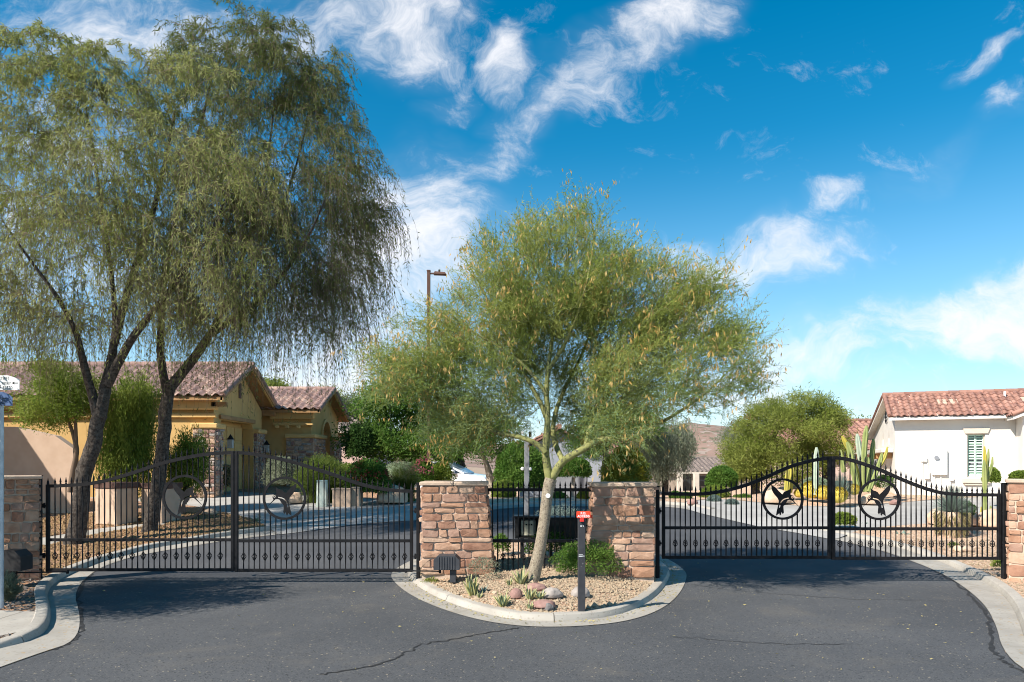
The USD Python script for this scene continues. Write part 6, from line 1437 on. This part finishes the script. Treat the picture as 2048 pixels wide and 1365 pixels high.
# street sign
p = G(2, 1229); Yg = p[1]; t = thing("street_sign", "galvanized street sign pole with white and blue name blades at left edge", "street sign"); x0 = at(2, 0, Yg)[0]
obj(t, "pole", MB().tube([(x0, Yg, -.1), (x0, Yg, at(0, 786, Yg)[2])], .031, 14), "galvanized", smooth=40)
def blade(px, y0, y1, yr, x1, mat_, dirv, name):
    pass
zt, zm_, zl = at(0, 752, Yg)[2], at(0, 761, Yg)[2], at(0, 781, Yg)[2]; xr = at(43, 0, Yg)[0]; s = Yg / F
bl = obj(t, "white_blade", MB().prism(sg.Polygon([(xr, zl), (xr, at(0, 760, Yg)[2]), (xr - 14 * s, at(0, 754.5, Yg)[2]), (xr - 24 * s, zt), (xr - 72 * s, zt), (xr - 96 * s, at(0, 760, Yg)[2]), (xr - 96 * s, zl)]), (0, Yg - .035, 0), (1, 0, 0), (0, 0, 1), (0, -.004, 0)), "sign_white")
def txt(par, text, xl, xrr, yb, yt, mat_, bold=False, yy=Yg - .0395):
    hgt = (yb - yt) * s; m = meshkit.text_mesh(text, hgt, .001, bold); v = m.vertices.copy(); v[:, 0] -= v[:, 0].min(); v[:, 0] *= (xrr - xl) * s / v[:, 0].max()
    obj(par, "lettering", (np.c_[at(xl, 0, Yg)[0] + v[:, 0], yy - v[:, 2], at(0, yb, Yg)[2] + v[:, 1]], m.faces[:, ::-1]), mat_)
txt(bl, "STREET", 3, 23, 761.8, 754.8, "ink"); txt(bl, "A", .5, 6.2, 777, 765.2, "ink", True); txt(bl, "PKWY", 10, 26, 771, 765, "ink"); txt(bl, "32320", 10, 29, 779.5, 773.2, "ink")
za = at(0, 767.3, Yg)[2]; xa_ = lambda x: at(x, 0, Yg)[0]
obj(bl, "arrow", MB().prism(sg.Polygon([(xa_(40.5), za - .8 * s), (xa_(40.5), za + .8 * s), (xa_(33), za + .8 * s), (xa_(33.5), za + 3.2 * s), (xa_(28), za), (xa_(33.5), za - 3.2 * s), (xa_(33), za - .8 * s)]), (0, Yg - .0395, 0), (1, 0, 0), (0, 0, 1), (0, -.001, 0)), "ink")
xr2 = at(29.5, 0, Yg)[0]; Z = lambda y: at(0, y, Yg)[2]
bb = obj(t, "blue_blade", MB().prism(sg.Polygon([(xr2, Z(813)), (xr2, Z(796)), (xr2 - 8 * s, Z(789)), (xr2 - 19 * s, Z(785)), (xr2 - 60 * s, Z(785)), (xr2 - 60 * s, Z(810))]), (0, Yg - .037, 0), (1, 0, 0), (0, 0, 1), (0, -.004, 0)), "sign_blue")
txt(bb, "NSET", -.5, 16.5, 809.5, 797, "ink_pale", True, Yg - .0415); obj(bb, "arrow", MB().box(at(22, 0, Yg)[0], at(27, 0, Yg)[0], Yg - .0425, Yg - .0413, Z(800.3), Z(799)), "ink_pale")
# white car beyond the lamp pole
Yv = 30.0; o = at(940, 960, Yv); zc = float(T(o[0], Yv)) + .02
t = thing("white_car", "white sedan parked beyond the sunlit pillar, nose to the right", "car", loc=(o[0] - 3.3, Yv, zc), rz=-14)
body = sg.Polygon([(0, .28), (0, .75), (.15, .92), (.9, 1.0), (1.35, 1.38), (1.8, 1.47), (2.3, 1.46), (2.7, 1.36), (3.35, 1.0), (4.3, .86), (4.6, .66), (4.65, .3), (4.0, .25), (.5, .25)])
low = sg.Polygon([(0, .28), (0, .75), (.15, .92), (1.0, .98), (3.3, .99), (4.3, .86), (4.6, .66), (4.65, .3), (4.0, .25), (.5, .25)]).buffer(-.05).buffer(.05)
obj(t, "body", MB().prism(low, (0, .9, 0), (1, 0, 0), (0, 0, 1), (0, -1.8, 0)), "car_white")
roofp = sg.LineString([(.95, .98), (1.4, 1.38), (1.85, 1.46), (2.3, 1.45), (2.7, 1.36), (3.4, .985)]).buffer(.035, cap_style="flat")
obj(t, "roof_and_pillars", MB().prism(roofp, (0, .72, 0), (1, 0, 0), (0, 0, 1), (0, -1.44, 0)), "car_white")
obj(t, "side_windows", MB().prism(sg.Polygon([(1.0, .985), (1.42, 1.36), (1.86, 1.425), (2.3, 1.415), (2.68, 1.33), (3.32, .99)]), (0, .76, 0), (1, 0, 0), (0, 0, 1), (0, -1.52, 0)), "car_glass")
obj(t, "windscreen", MB().hull([(2.74, .6, 1.375), (2.74, -.6, 1.375), (3.40, .66, 1.02), (3.40, -.66, 1.02), (2.72, .6, 1.37), (3.38, -.66, 1.015)]), "car_glass")
obj(t, "mirror", MB().box(2.95, 3.1, -1.08, -.905, 1.0, 1.14, .03), "car_white")
for x in (.85, 3.75):
    for y in (-.78, .78):
        wh = obj(t, "wheel", MB().tube([(x, y - .1, .32), (x, y + .1, .32)], .32, 18), "rubber"); obj(wh, "rim", MB().tube([(x, y - .112, .32), (x, y + .112, .32)], .2, 12), "galvanized")
for y in (-.6, .6): obj(t, "headlight", MB().box(4.42, 4.66, y - .2, y + .2, .62, .75, .03), "sign_white")
# path lights right garden
for k, (x, y, lab) in enumerate(((1792, 1000, "small dark path light left of the grey boulder"), (1886, 1022, "small dark path light left of the large sotol"))):
    p = G(x, y + 8, .06); t = thing("path_light", lab, "path light", loc=tuple(p)); obj(t, "stake", MB().tube([(0, 0, -.05), (0, 0, .2)], .012, 6), "iron"); obj(t, "lamp_hood", MB().tube([(0, 0, .18), (0, 0, .22), (0, 0, .25)], [.09, .08, .01], 10), "iron")
